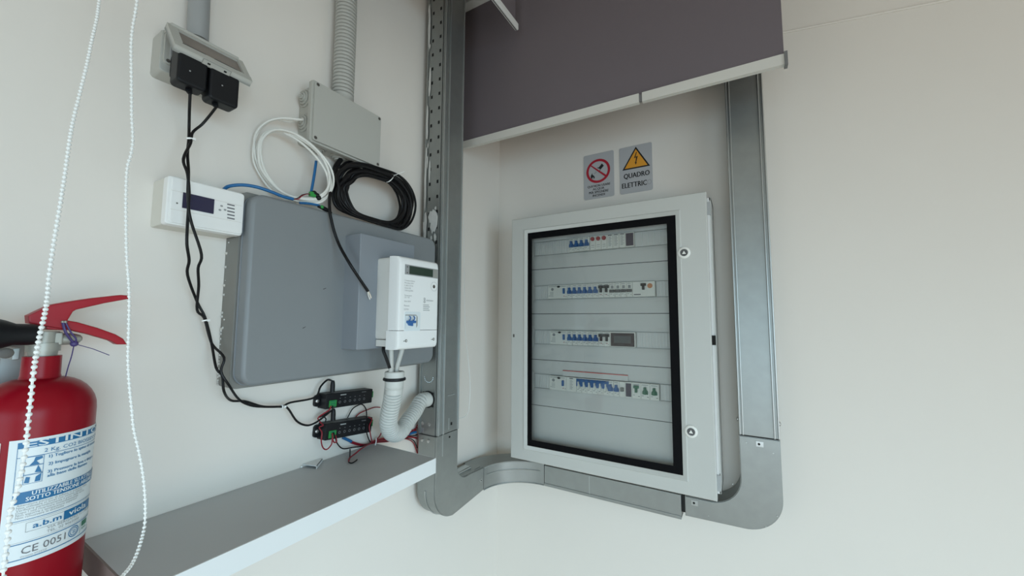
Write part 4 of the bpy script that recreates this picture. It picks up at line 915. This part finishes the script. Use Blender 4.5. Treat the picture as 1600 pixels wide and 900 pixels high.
# ================================================================== FIRE EXTINGUISHER
AXX = .078; a_ = PA(62, 600, AXX); AY = a_.y; RE = .0505
r = thing('fire_extinguisher', 'red fire extinguisher with white instruction label at lower left', 'fire extinguisher', (AXX, AY, -.52))
zs_ = PA(62, 640, AXX).z; zn = PA(66, 590, AXX).z; zt = PA(66, 556, AXX).z
prof = [(.001, -.52), (.030, -.52), (RE-.006, -.515), (RE, -.50), (RE, zs_-.004)]
for i in range(1, 9):
    t_ = i/8; a = t_*math.pi/2; prof.append((.0175+(RE-.0175)*math.cos(a)**1.15, zs_-.004+(zn-zs_+.004)*math.sin(a)**.95))
prof += [(.0165, zn+.004), (.0162, zt), (.012, zt)]
m = MB().lathe((AXX, AY, 0), (0, 0, 1), prof, 'extinguisher_red', 64); m.build('cylinder_body', r)
zv = PA(70, 518, AXX).z
m = MB().lathe((AXX, AY, 0), (0, 0, 1), [(.012, zt-.001), (.0125, zt+.006), (.0145, zt+.006), (.0145, zt+.016), (.0125, zt+.016), (.0125, zv)], 'valve_metal', 24)
m.box((AXX-.010, AY-.016, zt+.013), (AXX+.010, AY+.014, zv-.001), 'valve_metal', .002)
m.lathe((AXX, AY+.012, zt+.020), (0, 1, 0), [(.0075, 0), (.0075, .010), (.005, .018), (.0025, .020)], 'valve_metal', 18)
m.lathe((AXX+.004, AY-.030, zt+.006), (1, 0, 0), [(.006, 0), (.006, .012), (.0035, .013)], 'screw', 16); m.box((AXX-.004, AY-.040, zt-.012), (AXX+.004, AY-.032, zt+.012), 'valve_metal', .001)
m.build('valve', r)
def handle(poly, name, hw_):
    pts = [(PA(*p, AXX).y, PA(*p, AXX).z) for p in poly][::-1]
    MB().prism(FA, pts, AXX-hw_, AXX+hw_, 'handle_red', .002, seg=2).build(name, r)
handle([(41, 493), (62, 483), (78, 476), (100, 472), (140, 466), (185, 461), (200, 462), (199, 467), (160, 474), (116, 484), (111, 487), (103, 500), (101, 515), (42, 505)], 'carry_handle', .0105)
handle([(70, 503), (100, 500), (118, 503), (150, 512), (178, 522), (190, 529), (196, 538), (180, 538), (170, 532), (135, 522), (108, 516), (70, 515)], 'squeeze_lever', .008)
m = MB(); h0_ = PA(55, 523, AXX+.020); dv = V3((.10, -1, .05)).normalized()
m.lathe(h0_, dv, [(.006, -.004), (.0115, -.002), (.0125, .004), (.0125, .016), (.016, .024), (.0205, .040), (.026, .07), (.034, .12)], 'black_plastic', 28); m.build('discharge_horn', r)
m = MB(); c = PA(116, 537, AXX+.006); s_ = PA(98, 503, AXX+.0125); s2 = PA(102, 503, AXX+.0125)
m.tube(smooth([s_, PA(103, 520, AXX+.014), c], 5), .0014, 'seal_purple', 6); m.tube(smooth([s2, PA(110, 518, AXX+.013), PA(119, 530, AXX+.01), c], 5), .0009, 'seal_purple', 6)
m.ball(c, .0040, 'seal_purple', 2); m.tube(smooth([c, PA(112, 556, AXX+.006), PA(107, 572, AXX+.005), PA(102, 590, AXX+.005)], 5), .0006, 'seal_purple', 5); m.tube([c, PA(145, 545, AXX+.012), PA(171, 555, AXX+.016)], .0005, 'seal_purple', 5)
m.ball(s_, .0018, 'valve_metal', 2); m.ball(s2, .0018, 'valve_metal', 2)
m.build('safety_seal', r)
# label: arc coordinate from angle (radians from +x towards +y)
zl1, zl0 = PA(30, 689, AXX+RE).z, PA(20, 886, AXX+RE).z; HL = zl1-zl0
TH0 = math.radians(-29); TH1 = TH0+3.1
def FE(u, v, d_):      # u in metres of arc from the label's left edge, v in metres above label bottom
    th = TH0+u/RE; return V3((AXX+(RE+d_)*math.cos(th), AY+(RE+d_)*math.sin(th), zl0+v))
m = MB(); WL = (TH1-TH0)*RE
def strip(u0, u1, v0, v1, d_, k, n=None):
    n = n or max(1, int((u1-u0)/.004)); vs = []
    for i in range(n+1): u = u0+(u1-u0)*i/n; vs += [FE(u, v0, d_), FE(u, v1, d_)]
    m.add(vs, [[2*i, 2*i+2, 2*i+3, 2*i+1] for i in range(n)], k)
def frame_(u0, u1, v0, v1, t_, d_, k): strip(u0, u1, v0, v0+t_, d_, k); strip(u0, u1, v1-t_, v1, d_, k); strip(u0, u0+t_, v0, v1, d_, k, 1); strip(u1-t_, u1, v0, v1, d_, k, 1)
strip(0, WL, 0, HL, .0004, 'label_white')
h = HL; g = .0065; E_ = WL-g
strip(g, E_, h*.928, h-.0030, .0007, 'label_blue')
strip(g, g+.0004, h*.46, h*.93, .0007, 'label_blue', 1); strip(g, E_, h*.852, h*.856, .0007, 'label_blue')
vE = h*.922; m.textfit(FE, 'ESTINTORE', .0125, .107, h*.934, .0069, .0010, 'label_white', bold=True)
m.textfit(FE, '2 Kg. CO2 BIOSSIDO DI CARBONIO', .026, .125, h*.872, .0042, .0008, 'label_blue')
for i in range(3):
    v0_ = h*(.812-.070*i); frame_(.0125, .0265, v0_-.0052, v0_+.0054, .0004, .0007, 'label_blue')
    m.plate(FE, [[(.0160, v0_-.004), (.0235, v0_-.004), (.0210, v0_), (.0255, v0_+.002), (.0250, v0_+.0045), (.0200, v0_+.0045), (.0190, v0_)], [(.0205, v0_-.003), (.0255, v0_-.004), (.0240, v0_+.001), (.0225, v0_+.0045)], [(.0135, v0_-.0035), (.0170, v0_-.0042), (.0175, v0_+.002), (.0145, v0_+.003)]][i], .0008, 'label_blue')
    if i == 2: m.plate(FE, [(.0210, v0_-.004), (.0250, v0_-.004), (.0255, v0_+.0045), (.0215, v0_+.0015)], .0008, 'label_blue')
for t_, v_ in (('1) Togliere lo spino di sicurezza', .818), ('2) Impugnare la maniglia', .755), ('3) Premere la leva e dirigere', .690), ('    alla base delle fiamme', .657)): m.text(FE, t_, .030, h*v_, .0034, .0008, 'label_blue', 'l', 1.0, bold=True)
strip(g, E_, h*.485, h*.575, .0007, 'label_blue')
m.text(FE, 'UTILIZZABILE SU ATTREZZATURE', .020, h*.538, .0046, .0010, 'label_white', 'l', .86, bold=True); m.text(FE, 'SOTTO TENSIONE ARGARE IL 1000', .016, h*.497, .0046, .0010, 'label_white', 'l', .86, bold=True)
frame_(g, E_, h*.345, h*.486, .0006, .0007, 'label_blue')
for i in range(6): m.text(FE, ['Attenzione pericolo di asfissia in ambienti chiusi', 'Non utilizzare in locali con volume ridotto', 'Verificare periodicamente il peso della carica', 'Dopo l uso ricaricare immediatamente', 'Non esporre a temperature superiori', 'Non rimuovere le etichette'][i], .010, h*(.462-.0195*i), .0025, .0008, 'print_pale', 'l', .95)
frame_(g, E_, h*.175, h*.335, .00025, .0007, 'print_pale')
frame_(.018, .085, h*.245, h*.320, .00035, .0008, 'print_pale'); m.text(FE, 'a.b.m', .023, h*.264, .0062, .0009, 'label_blue', 'l', 1.25, bold=True)
strip(.0475, .085, h*.245, h*.320, .0009, 'label_blue'); m.text(FE, 'viola', .052, h*.266, .0066, .0012, 'label_white', 'l', 1.35, bold=True)
m.text(FE, 'VIA BERGAMO 11 - MILANO', .034, h*.220, .0030, .0008, 'print_pale', 'l', 1.1); m.text(FE, 'TEL. 02 9065000', .034, h*.190, .0030, .0008, 'print_pale', 'l', 1.1)
frame_(g, E_, h*.035, h*.165, .0009, .0007, 'label_blue')
m.textfit(FE, 'CE 0051', .0165, .051, h*.075, .0080, .0009, 'print_grey')
m.ring(FE, circ(.060, h*.105, .0062, 24), circ(.060, h*.105, .0054, 24), .0009, 'label_blue'); m.ring(FE, circ(.060, h*.105, .0044, 24), circ(.060, h*.105, .0038, 24), .0009, 'label_blue'); m.text(FE, 'SI', .060, h*.105-.002, .004, .0009, 'label_blue', 'c')
strip(.0685, .0689, h*.05, h*.15, .0008, 'label_green', 1); strip(.071, .082, h*.105, h*.150, .0008, 'label_green')
m.text(FE, 'RINA', .0715, h*.075, .003, .0008, 'label_green', 'l'); m.text(FE, 'Direttiva 97/23/CE', .0165, h*.05, .0018, .0008, 'print_pale', 'l')
m.build('instruction_label', r)
m = MB(); T2 = TH0-.12      # cream record label to its left
def FE2(u, v, d_):
    th = T2-u/RE; return V3((AXX+(RE+d_)*math.cos(th), AY+(RE+d_)*math.sin(th), zl0+v))
def strip2(u0, u1, v0, v1, d_, k):
    n = max(1, int((u1-u0)/.004)); vs = []
    for i in range(n+1): u = u0+(u1-u0)*i/n; vs += [FE2(u, v0, d_), FE2(u, v1, d_)]
    m.add(vs, [[2*i, 2*i+2, 2*i+3, 2*i+1] for i in range(n)], k)
strip2(0, .07, h*.18, h*.99, .0004, 'label_cream')
for i in range(12): strip2(.004, .066, h*(.24+.06*i), h*(.24+.06*i)+.0004, .0006, 'print_pale')
m.build('record_label', r)
# bracket
m = MB().box((0.0005, AY-.030, PA(10, 625).z), (.004, AY-.004, zt+.02), 'galvanized', .001); m.box((.003, AY-.022, zt-.004), (AXX-.012, AY-.016, zt+.010), 'galvanized', .001)
tag(m.build('extinguisher_bracket', None, (0, AY-.02, zt)), 'flat grey metal bracket on wall behind the extinguisher neck', 'bracket')
